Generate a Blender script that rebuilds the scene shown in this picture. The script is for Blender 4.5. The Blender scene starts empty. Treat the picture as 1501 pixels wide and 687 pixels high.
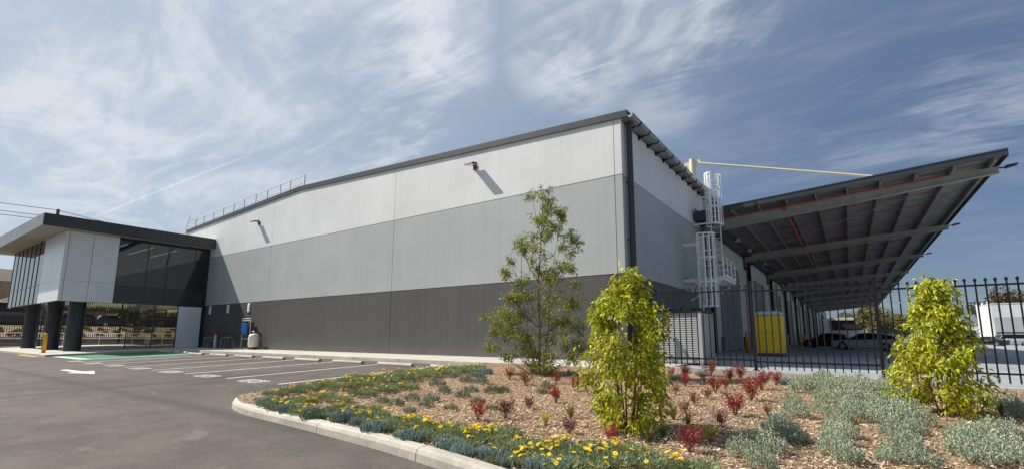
import bpy, math, random
import numpy as np
from mathutils import Vector, Matrix

S = bpy.context.scene
C = S.collection
R = math.radians
random.seed(7)
RNG = np.random.default_rng(11)

# ------------------------------------------------------------------ camera
PX, PY, FPX, EYE = 750.0, 390.0, 693.5, 0.9
TH, YAW, ROLL = math.atan(102.8 / 693.5), R(35.3), R(0.17)
fw = np.array([-math.sin(YAW) * math.cos(TH), math.cos(YAW) * math.cos(TH), math.sin(TH)])
rt = np.array([math.cos(YAW), math.sin(YAW), 0.0])
up = np.cross(rt, fw)
rt, up = rt * math.cos(ROLL) + up * math.sin(ROLL), up * math.cos(ROLL) - rt * math.sin(ROLL)
CAM = np.array([0, 0, EYE])
cam = bpy.data.cameras.new('camera')
cam.sensor_width = 36
cam.lens = FPX / 1501 * 36
cam.shift_y = (PY - 343.5) / 1501
cam.clip_start, cam.clip_end = 0.05, 6000
camo = bpy.data.objects.new('camera', cam)
C.objects.link(camo)
camo.matrix_world = Matrix(((rt[0], up[0], -fw[0], 0), (rt[1], up[1], -fw[1], 0), (rt[2], up[2], -fw[2], EYE), (0, 0, 0, 1)))
S.camera = camo

# ------------------------------------------------------------------ light and sky
LIGHT = Vector((1.0, 0.38, -1.11)).normalized()          # the way the sunlight travels
SUN_EL = math.asin(-LIGHT.z)
SUN_AZ = math.atan2(-LIGHT.x, -LIGHT.y)                  # clockwise from +Y
sun = bpy.data.lights.new('sun', 'SUN')
sun.energy, sun.angle, sun.color = 4.9, R(0.53), (1.0, 0.93, 0.84)
suno = bpy.data.objects.new('sun', sun)
C.objects.link(suno)
suno.rotation_euler = LIGHT.to_track_quat('-Z', 'Y').to_euler()

W = bpy.data.worlds.new('World')
S.world = W
W.use_nodes = True
wn, wl = W.node_tree.nodes, W.node_tree.links
wn.clear()


def N(kind, **kw):
    n = wn.new(kind)
    for k, v in kw.items():
        setattr(n, k, v)
    return n


def wmath(op, a, b=None, c=None, clamp=False):
    n = N('ShaderNodeMath', operation=op, use_clamp=clamp)
    for i, v in enumerate((a, b, c)):
        if v is None:
            continue
        if isinstance(v, (int, float)):
            n.inputs[i].default_value = v
        else:
            wl.new(v, n.inputs[i])
    return n.outputs[0]


def wmix(f, a, b, mode='MIX'):
    n = N('ShaderNodeMix', data_type='RGBA', blend_type=mode)
    for s, v in ((n.inputs[0], f), (n.inputs[6], a), (n.inputs[7], b)):
        if isinstance(v, (int, float)):
            s.default_value = v
        elif isinstance(v, tuple):
            s.default_value = v
        else:
            wl.new(v, s)
    return n.outputs[2]


def wramp(v, lo, hi):
    n = N('ShaderNodeMapRange', interpolation_type='SMOOTHSTEP')
    n.inputs[1].default_value, n.inputs[2].default_value = lo, hi
    wl.new(v, n.inputs[0])
    return n.outputs[0]


sky = N('ShaderNodeTexSky', sky_type='NISHITA', sun_disc=False)
sky.sun_elevation, sky.sun_rotation = SUN_EL, SUN_AZ
sky.air_density, sky.dust_density, sky.ozone_density, sky.altitude = 1.0, 0.7, 2.2, 50
tc = N('ShaderNodeTexCoord')
sep = N('ShaderNodeSeparateXYZ')
wl.new(tc.outputs['Generated'], sep.inputs[0])
zz = wmath('ADD', wmath('MAXIMUM', sep.outputs[2], 0.0), 0.12)
comb = N('ShaderNodeCombineXYZ')
wl.new(wmath('DIVIDE', sep.outputs[0], zz), comb.inputs[0])
wl.new(wmath('DIVIDE', sep.outputs[1], zz), comb.inputs[1])


def wnoise(vec, scale, detail, rough, dist, loc=(0, 0, 0), rot=0.0, sc=(1, 1, 1)):
    m = N('ShaderNodeMapping')
    m.inputs['Location'].default_value = loc
    m.inputs['Rotation'].default_value = (0, 0, rot)
    m.inputs['Scale'].default_value = sc
    wl.new(vec, m.inputs[0])
    n = N('ShaderNodeTexNoise')
    n.inputs['Scale'].default_value = scale
    n.inputs['Detail'].default_value = detail
    n.inputs['Roughness'].default_value = rough
    n.inputs['Distortion'].default_value = dist
    wl.new(m.outputs[0], n.inputs['Vector'])
    return n.outputs[0]


cover = wnoise(comb.outputs[0], 0.75, 3, 0.5, 0.4, (3.1, 0.4, 0))
fib = wnoise(comb.outputs[0], 1.5, 11, 0.60, 1.7, (0.7, 2.2, 0), R(-4), (0.62, 1.0, 1))
fine = wnoise(comb.outputs[0], 7.0, 9, 0.66, 1.6, (5.0, 1.0, 0), R(4), (0.34, 1.0, 1))
mask = wramp(cover, 0.36, 0.60)
def blob(px, py, deg, amt):
    d = fw * FPX + rt * (px - PX) + up * (PY - py)
    d = d / np.linalg.norm(d)
    n = N('ShaderNodeVectorMath', operation='DOT_PRODUCT')
    wl.new(tc.outputs['Generated'], n.inputs[0])
    n.inputs[1].default_value = tuple(d)
    return wmath('MULTIPLY', wramp(n.outputs['Value'], math.cos(R(deg)), 1.0), amt)


patches = wmath('MULTIPLY', mask, 0.12)
for bpar in [(610, 70, 10, 1.0), (560, 165, 10, .95), (480, 60, 9, .8), (660, 30, 6, .8), (850, 60, 10, .85), (940, 20, 8, .8), (1060, 30, 6, .95), (990, 85, 5, .75), (970, 150, 6, .4), (160, 190, 15, .85), (280, 90, 14, .6), (1445, 140, 8, .5), (1290, 175, 8, .3), (60, 60, 18, .6), (400, 200, 11, .7), (250, 250, 10, .5)]:
    patches = wmath('MAXIMUM', patches, blob(*bpar))
mask = patches
wisp = wmath('MULTIPLY', wramp(wmath('ADD', fib, wmath('MULTIPLY', wmath('SUBTRACT', fine, 0.5), 0.42)), 0.36, 0.70), mask)
# thin even cirrostratus, thicker toward the sun side of the sky
toward = N('ShaderNodeVectorMath', operation='DOT_PRODUCT')
wl.new(tc.outputs['Generated'], toward.inputs[0])
toward.inputs[1].default_value = (-LIGHT.x, -LIGHT.y, -LIGHT.z)
veil = wmath('MULTIPLY', wramp(toward.outputs['Value'], 0.0, 1.0), 0.36)
veil = wmath('MULTIPLY', veil, wmath('ADD', wmath('MULTIPLY', cover, 0.8), 0.55))
# one old contrail: a thin great circle segment
cn = np.cross(fw * FPX + rt * (145 - PX) + up * (PY - 315), fw * FPX + rt * (345 - PX) + up * (PY - 235))
cn = cn / np.linalg.norm(cn)
cd = N('ShaderNodeVectorMath', operation='DOT_PRODUCT')
wl.new(tc.outputs['Generated'], cd.inputs[0])
cd.inputs[1].default_value = tuple(cn)
cmid = fw * FPX + rt * (250 - PX) + up * (PY - 273)
cmid = cmid / np.linalg.norm(cmid)
cm = N('ShaderNodeVectorMath', operation='DOT_PRODUCT')
wl.new(tc.outputs['Generated'], cm.inputs[0])
cm.inputs[1].default_value = tuple(cmid)
trail = wmath('MULTIPLY', wmath('SUBTRACT', 1.0, wramp(wmath('ABSOLUTE', cd.outputs['Value']), 0.0006, 0.0030)), wramp(cm.outputs['Value'], 0.987, 0.997))
cloud = wmath('ADD', wmath('ADD', wmath('MULTIPLY', wisp, 0.95), veil), wmath('MULTIPLY', trail, 0.30), clamp=True)
hsv = N('ShaderNodeHueSaturation')
hsv.inputs['Saturation'].default_value = 0.84
hsv.inputs['Value'].default_value = 1.0
wl.new(sky.outputs[0], hsv.inputs['Color'])
tone = wmix(wramp(toward.outputs['Value'], -0.15, 0.85), (0.60, 1.08, 2.05, 1), (2.55, 3.4, 4.45, 1))
skycol = wmix(cloud, wmix(0.70, hsv.outputs[0], tone), (5.6, 5.95, 6.4, 1))
bg = N('ShaderNodeBackground')
bg.inputs['Strength'].default_value = 0.094
wl.new(skycol, bg.inputs[0])
out = N('ShaderNodeOutputWorld')
wl.new(bg.outputs[0], out.inputs[0])

S.view_settings.view_transform = 'Standard'
S.view_settings.look = 'None'
S.view_settings.exposure = 0.43
S.view_settings.gamma = 1.0
S.render.engine = 'CYCLES'
S.cycles.max_bounces = 8
S.cycles.transparent_max_bounces = 24


# ------------------------------------------------------------------ materials
class MN:
    """small helper round a material's node tree"""

    def __init__(s, name, color, rough=0.6, metal=0.0, spec=0.5):
        s.m = bpy.data.materials.new(name)
        s.m.use_nodes = True
        s.n, s.l = s.m.node_tree.nodes, s.m.node_tree.links
        s.b = s.n['Principled BSDF']
        s.out = s.n['Material Output']
        s.b.inputs['Base Color'].default_value = (*color, 1)
        s.b.inputs['Roughness'].default_value = rough
        s.b.inputs['Metallic'].default_value = metal
        s.b.inputs['Specular IOR Level'].default_value = spec
        s.col = None
        s.color = color
        s.bh = None

    def node(s, t, **kw):
        n = s.n.new(t)
        for k, v in kw.items():
            setattr(n, k, v)
        return n

    def coord(s, which='Object', scale=(1, 1, 1)):
        if which == 'World':
            g = s.node('ShaderNodeNewGeometry')
            o = g.outputs['Position']
        else:
            g = s.node('ShaderNodeTexCoord')
            o = g.outputs[which]
        m = s.node('ShaderNodeMapping')
        m.inputs['Scale'].default_value = scale
        s.l.new(o, m.inputs[0])
        return m.outputs[0]

    def noise(s, scale, detail=4, rough=0.6, sc=(1, 1, 1), which='World', dist=0.0):
        n = s.node('ShaderNodeTexNoise')
        n.inputs['Scale'].default_value = scale
        n.inputs['Detail'].default_value = detail
        n.inputs['Roughness'].default_value = rough
        n.inputs['Distortion'].default_value = dist
        s.l.new(s.coord(which, sc), n.inputs['Vector'])
        return n.outputs[0]

    def rng(s, v, lo, hi, a=0.0, b=1.0):
        n = s.node('ShaderNodeMapRange', interpolation_type='SMOOTHSTEP')
        for i, x in enumerate((lo, hi, a, b)):
            n.inputs[i + 1].default_value = x
        s.l.new(v, n.inputs[0])
        return n.outputs[0]

    def mixc(s, fac, other, mode='MIX'):
        n = s.node('ShaderNodeMix', data_type='RGBA', blend_type=mode)
        if isinstance(fac, (int, float)):
            n.inputs[0].default_value = fac
        else:
            s.l.new(fac, n.inputs[0])
        if s.col is None:
            n.inputs[6].default_value = (*s.color, 1)
        else:
            s.l.new(s.col, n.inputs[6])
        if isinstance(other, tuple):
            n.inputs[7].default_value = (*other, 1)
        else:
            s.l.new(other, n.inputs[7])
        s.col = n.outputs[2]
        s.l.new(s.col, s.b.inputs['Base Color'])
        return s

    def vary(s, scale, amount, detail=4, sc=(1, 1, 1), which='World', lo=0.3, hi=0.7):
        """multiply the colour by a noise between 1-amount and 1+amount"""
        f = s.rng(s.noise(scale, detail, 0.6, sc, which), lo, hi, 1 - amount, 1 + amount)
        cc = s.node('ShaderNodeCombineColor')
        for i in range(3):
            s.l.new(f, cc.inputs[i])
        return s.mixc(1.0, cc.outputs[0], 'MULTIPLY')

    def island(s, amount, other=None, fac=0.5):
        g = s.node('ShaderNodeNewGeometry')
        f = s.rng(g.outputs['Random Per Island'], 0, 1, 1 - amount, 1 + amount)
        f.node.interpolation_type = 'LINEAR'
        if other is not None:
            w = s.node('ShaderNodeTexWhiteNoise', noise_dimensions='1D')
            s.l.new(g.outputs['Random Per Island'], w.inputs['W'])
            k = s.rng(w.outputs[0], 0.0, 1.0, 0.0, fac)
            s.mixc(k, other)
        cc = s.node('ShaderNodeCombineColor')
        for i in range(3):
            s.l.new(f, cc.inputs[i])
        return s.mixc(1.0, cc.outputs[0], 'MULTIPLY')

    def perobj(s, amount):
        g = s.node('ShaderNodeObjectInfo')
        f = s.rng(g.outputs['Random'], 0, 1, 1 - amount, 1 + amount)
        cc = s.node('ShaderNodeCombineColor')
        for i in range(3):
            s.l.new(f, cc.inputs[i])
        return s.mixc(1.0, cc.outputs[0], 'MULTIPLY')

    def bump(s, scale, dist, strength=0.5, detail=4, sc=(1, 1, 1), which='World'):
        b = s.node('ShaderNodeBump')
        b.inputs['Distance'].default_value = dist
        b.inputs['Strength'].default_value = strength
        s.l.new(s.noise(scale, detail, 0.6, sc, which), b.inputs['Height'])
        if s.bh is not None:
            s.l.new(s.bh, b.inputs['Normal'])
        s.bh = b.outputs[0]
        s.l.new(s.bh, s.b.inputs['Normal'])
        return s

    def roughvary(s, scale, a, b):
        s.l.new(s.rng(s.noise(scale), 0.3, 0.7, a, b), s.b.inputs['Roughness'])
        return s

    def translucent(s, amount, tint=(1.15, 1.15, 0.7)):
        t = s.node('ShaderNodeBsdfTranslucent')
        mx = s.node('ShaderNodeMixShader')
        mx.inputs[0].default_value = amount
        mm = s.node('ShaderNodeMix', data_type='RGBA', blend_type='MULTIPLY')
        mm.inputs[0].default_value = 1.0
        if s.col is not None:
            s.l.new(s.col, mm.inputs[6])
        else:
            mm.inputs[6].default_value = (*s.color, 1)
        mm.inputs[7].default_value = (*tint, 1)
        s.l.new(mm.outputs[2], t.inputs[0])
        s.l.new(s.b.outputs[0], mx.inputs[1])
        s.l.new(t.outputs[0], mx.inputs[2])
        s.l.new(mx.outputs[0], s.out.inputs[0])
        return s


M = {}


def panel_mat(name, color, streak=0.05):
    k = MN(name, color, 0.55)
    k.vary(1.0, streak, 5, (5.0, 5.0, 0.05))
    k.vary(0.35, 0.05, 4)
    k.vary(3.0, 0.018, 3, (9.0, 9.0, 0.02))
    k.perobj(0.035)
    if name.startswith('charcoal'):                # dust splashed up from the path
        g_ = k.node('ShaderNodeNewGeometry')
        x_ = k.node('ShaderNodeSeparateXYZ')
        k.l.new(g_.outputs['Position'], x_.inputs[0])
        m_ = k.node('ShaderNodeMath', operation='MULTIPLY_ADD')
        k.l.new(k.noise(1.6, 6, 0.65, (1, 1, 0.4)), m_.inputs[0])
        m_.inputs[1].default_value = -0.9
        k.l.new(x_.outputs[2], m_.inputs[2])
        k.mixc(k.rng(m_.outputs[0], -0.55, 0.25, 0.45, 0.0), (0.17, 0.15, 0.13))
    k.bump(30, 0.002, 0.25, 2, (3, 3, 0.02))
    return k.m


M['panel_light'] = panel_mat('light grey painted panel', (0.675, 0.69, 0.69), 0.02)
M['panel_mid'] = panel_mat('mid grey painted panel', (0.385, 0.41, 0.41), 0.025)
M['panel_dark'] = panel_mat('charcoal painted panel', (0.075, 0.073, 0.071), 0.08)
M['joint'] = MN('dark joint sealant', (0.04, 0.04, 0.042), 0.9).m
M['charcoal'] = MN('charcoal flashing', (0.036, 0.041, 0.054), 0.45).vary(0.7, 0.10).m
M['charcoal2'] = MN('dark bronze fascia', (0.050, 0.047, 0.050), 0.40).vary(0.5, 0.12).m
M['column'] = MN('dark painted column', (0.028, 0.036, 0.042), 0.5).vary(1.0, 0.15).m
M['black'] = MN('black powder coat', (0.009, 0.010, 0.013), 0.5, 0, 0.3).vary(6, 0.2).m
M['gutter'] = MN('grey metal gutter', (0.33, 0.33, 0.33), 0.38, 0.5).vary(2, 0.12).m
M['galv'] = MN('galvanised steel', (0.82, 0.83, 0.84), 0.42, 0.12).vary(12, 0.12).roughvary(8, 0.28, 0.5).m
M['galv_dull'] = MN('dull galvanised purlin', (0.33, 0.325, 0.30), 0.5, 0.4).vary(5, 0.18).m
M['steel_grey'] = MN('grey primed steel', (0.36, 0.36, 0.33), 0.55).vary(2.5, 0.12).m
M['roof_metal'] = MN('metal roof sheet', (0.30, 0.31, 0.32), 0.45, 0.4).vary(0.6, 0.15).m
M['roof_under'] = MN('silver roof blanket underside', (0.31, 0.295, 0.265), 0.5, 0.1).vary(1.4, 0.22).bump(4, 0.03, 0.6, 3, (0.3, 3, 1)).m
M['red_pipe'] = MN('red sprinkler pipe', (0.42, 0.035, 0.025), 0.4).m
M['cream_paint'] = MN('cream painted tube', (0.64, 0.59, 0.43), 0.45).m
M['white_paint'] = MN('white paint', (0.76, 0.76, 0.75), 0.5).vary(2, 0.05).m
M['portal'] = MN('pale precast surround', (0.55, 0.55, 0.53), 0.7).vary(1.2, 0.08).m
M['roller'] = MN('grey roller door slat', (0.25, 0.26, 0.27), 0.45, 0.2).vary(1, 0.08).m
M['office_white'] = MN('white composite panel', (0.74, 0.76, 0.77), 0.28).vary(0.5, 0.03).m
M['dark_spandrel'] = MN('dark glass spandrel', (0.030, 0.038, 0.040), 0.12).m
M['mullion'] = MN('dark mullion', (0.022, 0.024, 0.028), 0.35).m
M['soffit'] = MN('pale soffit', (0.42, 0.40, 0.37), 0.6).vary(1, 0.05).m
M['soffit_gloss'] = MN('polished metal soffit', (0.34, 0.33, 0.31), 0.06, 0.9).m
M['fascia_sunlit'] = MN('fascia with painted sun sheen', (0.21, 0.21, 0.205), 0.38, 0.3).vary(0.8, 0.08).m  # same fascia as the side, with the sun's sheen put into the colour
M['inside'] = MN('office inside wall', (0.20, 0.20, 0.20), 0.8).m
M['inside_floor'] = MN('office carpet', (0.10, 0.10, 0.105), 0.9).m
M['concrete'] = MN('pale concrete path', (0.47, 0.44, 0.385), 0.85).vary(0.6, 0.10).vary(9, 0.06).bump(60, 0.003, 0.3).m
M['kerb'] = MN('cast concrete kerb', (0.45, 0.415, 0.35), 0.85).vary(1.1, 0.14).vary(14, 0.10).perobj(0.05).bump(70, 0.003, 0.45).m
M['yard'] = MN('grey concrete yard slab', (0.31, 0.33, 0.35), 0.75).vary(0.25, 0.10).vary(5, 0.06).bump(30, 0.003, 0.2).m
M['ground'] = MN('far ground', (0.20, 0.19, 0.15), 0.95).vary(0.05, 0.25).m
M['retain'] = MN('concrete retaining wall', (0.33, 0.31, 0.27), 0.9).vary(0.9, 0.18).vary(8, 0.1).m
M['grass'] = MN('verge grass', (0.13, 0.17, 0.035), 0.9).vary(0.6, 0.35).m
M['orange'] = MN('orange bollard paint', (0.80, 0.27, 0.02), 0.4).vary(5, 0.08).m
M['amber'] = MN('amber bollard paint', (0.80, 0.40, 0.02), 0.4).m
M['toilet'] = MN('yellow plastic', (0.88, 0.56, 0.006), 0.42).vary(3, 0.05).m
M['plastic_grey'] = MN('grey plastic', (0.55, 0.56, 0.58), 0.5).m
M['ac'] = MN('grey unit casing', (0.40, 0.40, 0.395), 0.5).vary(2, 0.06).m
M['ac_louvre'] = MN('grey louvre blade', (0.36, 0.365, 0.37), 0.5).m
M['blue_tank'] = MN('blue filter housing', (0.03, 0.17, 0.55), 0.35).m
M['cream_tank'] = MN('cream pressure tank', (0.66, 0.62, 0.53), 0.4).m
M['pipe'] = MN('copper grey pipe', (0.32, 0.28, 0.24), 0.4, 0.6).m
M['valve_red'] = MN('red valve wheel', (0.30, 0.03, 0.04), 0.5).m
M['rubber'] = MN('black rubber', (0.012, 0.012, 0.013), 0.8).m
M['rim'] = MN('alloy rim', (0.55, 0.56, 0.58), 0.3, 0.8).m
M['car_glass'] = MN('tinted car glass', (0.010, 0.012, 0.014), 0.06).m
M['silver_car'] = MN('silver car paint', (0.46, 0.46, 0.45), 0.25, 0.2).m
M['dark_car'] = MN('black car paint', (0.012, 0.013, 0.016), 0.18).m
M['navy_car'] = MN('navy car paint', (0.012, 0.022, 0.045), 0.2).m
M['white_car'] = MN('white van paint', (0.72, 0.72, 0.72), 0.3).m
M['lamp_glass'] = MN('headlamp lens', (0.7, 0.72, 0.75), 0.1).m
M['lamp_red'] = MN('tail lamp lens', (0.35, 0.01, 0.01), 0.15).m
M['brick'] = MN('orange brick', (0.36, 0.15, 0.07), 0.9).vary(2, 0.15).m
M['tan_brick'] = MN('tan brick', (0.38, 0.27, 0.18), 0.9).vary(2, 0.15).m
M['tile'] = MN('roof tile', (0.42, 0.36, 0.28), 0.85).vary(1.5, 0.15).m
M['tile_dark'] = MN('dark roof tile', (0.10, 0.075, 0.06), 0.85).vary(1.5, 0.15).m
M['beige_wall'] = MN('beige rendered wall', (0.50, 0.45, 0.36), 0.9).vary(0.6, 0.08).m
M['timber_pole'] = MN('weathered timber pole', (0.13, 0.10, 0.085), 0.9).vary(8, 0.2).m
M['green_arm'] = MN('green crossarm', (0.10, 0.16, 0.09), 0.8).m
M['wire'] = MN('black cable', (0.03, 0.03, 0.035), 0.6).m
M['bark'] = MN('grey brown bark', (0.24, 0.17, 0.12), 0.9).vary(20, 0.25).m
M['stem'] = MN('reddish stem', (0.20, 0.09, 0.05), 0.85).vary(20, 0.2).m

k = MN('asphalt', (0.087, 0.073, 0.063), 0.88, 0, 0.35)
k.vary(0.16, 0.22, 5)
k.vary(1.3, 0.16, 6)
k.vary(14, 0.10, 4)
k.vary(75, 0.34, 3, lo=0.25, hi=0.75)
k.vary(210, 0.30, 2, lo=0.25, hi=0.75)
k.mixc(k.rng(k.noise(0.9, 3, 0.5, (0.12, 1.0, 1), dist=1.5), 0.60, 0.75, 0.0, 0.30), (0.055, 0.050, 0.047))
k.mixc(k.rng(k.noise(1.9, 5, 0.6, (0.45, 1.4, 1)), 0.60, 0.74, 0.0, 0.45), (0.20, 0.18, 0.16))
k.mixc(k.rng(k.noise(0.55, 6, 0.7, (1.0, 0.5, 1), dist=0.8), 0.58, 0.72, 0.0, 0.35), (0.058, 0.052, 0.048))
k.mixc(k.rng(k.noise(46, 1, 0.4), 0.68, 0.74, 0.0, 0.45), (0.24, 0.22, 0.20))
gp_ = k.node('ShaderNodeNewGeometry')
sx_ = k.node('ShaderNodeSeparateXYZ')
k.l.new(gp_.outputs['Position'], sx_.inputs[0])
for ax, c0, wd in ((1, 4.0, 0.32), (0, -15.4, 0.40), (1, 0.4, 0.25)):       # paving seams, worn dark
    a_ = k.node('ShaderNodeMath', operation='ADD')
    k.l.new(sx_.outputs[ax], a_.inputs[0])
    a_.inputs[1].default_value = -c0
    w_ = k.node('ShaderNodeMath', operation='MULTIPLY_ADD')
    k.l.new(k.noise(0.7, 4), w_.inputs[0])
    w_.inputs[1].default_value = 0.5
    k.l.new(a_.outputs[0], w_.inputs[2])
    w2_ = k.node('ShaderNodeMath', operation='ADD')
    k.l.new(w_.outputs[0], w2_.inputs[0])
    w2_.inputs[1].default_value = -0.25
    b_ = k.node('ShaderNodeMath', operation='ABSOLUTE')
    k.l.new(w2_.outputs[0], b_.inputs[0])
    k.mixc(k.rng(b_.outputs[0], 0.02, wd, 0.62, 0.0), (0.045, 0.040, 0.037))
k.bump(75, 0.006, 0.5, 3)
k.bump(230, 0.003, 0.5, 2)
M['asphalt'] = k.m


def paint_mat(name, col, wear):
    k = MN(name, col, 0.7)
    k.mixc(k.rng(k.noise(22, 6, 0.7), 0.52, 0.72, 0.0, wear), (0.10, 0.095, 0.09))
    k.vary(1.0, 0.08)
    return k.m


M['line'] = paint_mat('white line paint', (0.82, 0.81, 0.78), 0.45)
M['green'] = paint_mat('green bay paint', (0.004, 0.150, 0.070), 0.2)
M['pale_green'] = paint_mat('pale green bay edge', (0.42, 0.60, 0.46), 0.3)
M['line_yellow'] = paint_mat('yellow line paint', (0.72, 0.45, 0.06), 0.4)

k = MN('mulch soil', (0.22, 0.135, 0.075), 0.95)
k.vary(28, 0.45, 5)
k.vary(0.9, 0.18, 3)
k.mixc(k.rng(k.noise(75, 3, 0.6), 0.52, 0.66, 0.0, 0.75), (0.52, 0.385, 0.25))
k.bump(60, 0.02, 0.9, 4)
M['soil'] = k.m
M['chip'] = MN('wood mulch chip', (0.36, 0.255, 0.16), 0.9).island(0.5, (0.58, 0.465, 0.33), 0.9).m


def leaf_mat(name, col, other, fac=0.8, amt=0.35, tr=0.35, rough=0.5, tint=(1.2, 1.15, 0.6)):
    return MN(name, col, rough, 0, 0.4).island(amt, other, fac).perobj(0.10).translucent(tr, tint).m


M['euc_leaf'] = leaf_mat('olive green leaf', (0.17, 0.235, 0.055), (0.36, 0.36, 0.10))
M['lime_leaf'] = leaf_mat('yellow green leaf', (0.28, 0.38, 0.024), (0.62, 0.55, 0.04), 0.9, 0.58, 0.32)
M['red_leaf'] = leaf_mat('crimson leaf', (0.30, 0.022, 0.028), (0.36, 0.07, 0.04), 0.7, 0.4, 0.3, 0.5, (1.2, 0.5, 0.5))
M['rust_leaf'] = leaf_mat('rusty red leaf', (0.26, 0.07, 0.03), (0.22, 0.13, 0.04), 0.8, 0.4, 0.3, 0.5, (1.2, 0.8, 0.5))
M['maroon_leaf'] = leaf_mat('dull maroon leaf', (0.14, 0.030, 0.035), (0.20, 0.07, 0.05), 0.7, 0.4, 0.25, 0.5, (1.1, 0.7, 0.6))
M['silver_leaf'] = leaf_mat('silver green leaf', (0.47, 0.51, 0.39), (0.28, 0.34, 0.22), 0.9, 0.32, 0.16, 0.75, (1.0, 1.05, 0.8))
M['gaz_leaf'] = leaf_mat('grey green strap leaf', (0.33, 0.37, 0.22), (0.21, 0.26, 0.13), 0.8, 0.3, 0.2, 0.6, (1.0, 1.05, 0.7))
M['sage_leaf'] = leaf_mat('dull sage leaf', (0.26, 0.30, 0.21), (0.17, 0.21, 0.14), 0.8, 0.3, 0.2, 0.7, (1.0, 1.05, 0.8))
M['chalk'] = leaf_mat('blue green succulent finger', (0.24, 0.32, 0.28), (0.14, 0.215, 0.185), 0.8, 0.3, 0.06, 0.6, (0.9, 1, 1))
M['petal'] = MN('yellow petal', (0.92, 0.70, 0.012), 0.55).perobj(0.12).translucent(0.3, (1, 0.9, 0.3)).m
M['tuss_leaf'] = leaf_mat('green bronze blade', (0.17, 0.20, 0.045), (0.24, 0.15, 0.05), 0.8, 0.4, 0.25)
M['gum_leaf'] = leaf_mat('far olive leaf', (0.14, 0.135, 0.055), (0.22, 0.18, 0.08), 0.8, 0.4, 0.2)
M['russet_leaf'] = leaf_mat('far russet leaf', (0.14, 0.085, 0.05), (0.10, 0.10, 0.05), 0.8, 0.4, 0.2)
M['hedge_leaf'] = leaf_mat('dark hedge leaf', (0.06, 0.085, 0.03), (0.12, 0.11, 0.04), 0.8, 0.4, 0.2)


def glass(name, tint, ior=1.5, rough=0.0):
    k = MN(name, tint)
    t = k.node('ShaderNodeBsdfTransparent')
    t.inputs[0].default_value = (*tint, 1)
    gl = k.node('ShaderNodeBsdfGlossy')
    gl.inputs['Color'].default_value = (0.92, 0.95, 0.97, 1)
    gl.inputs['Roughness'].default_value = rough
    fr = k.node('ShaderNodeFresnel')
    fr.inputs[0].default_value = ior
    mx = k.node('ShaderNodeMixShader')
    k.l.new(fr.outputs[0], mx.inputs[0])
    k.l.new(t.outputs[0], mx.inputs[1])
    k.l.new(gl.outputs[0], mx.inputs[2])
    k.l.new(mx.outputs[0], k.out.inputs[0])
    return k.m


M['glass_dark'] = glass('dark tinted glass', (0.22, 0.24, 0.25), 1.8)
M['glass_clear'] = glass('grey tinted glass', (0.72, 0.72, 0.66), 1.45)
M['glass_mirror'] = glass('reflective tinted glass', (0.20, 0.22, 0.23), 3.0)
k = MN('lit ceiling lamp', (0.9, 0.9, 0.85))
k.b.inputs['Emission Color'].default_value = (1, 0.95, 0.85, 1)
k.b.inputs['Emission Strength'].default_value = 1.6
M['lamp'] = k.m


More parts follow.
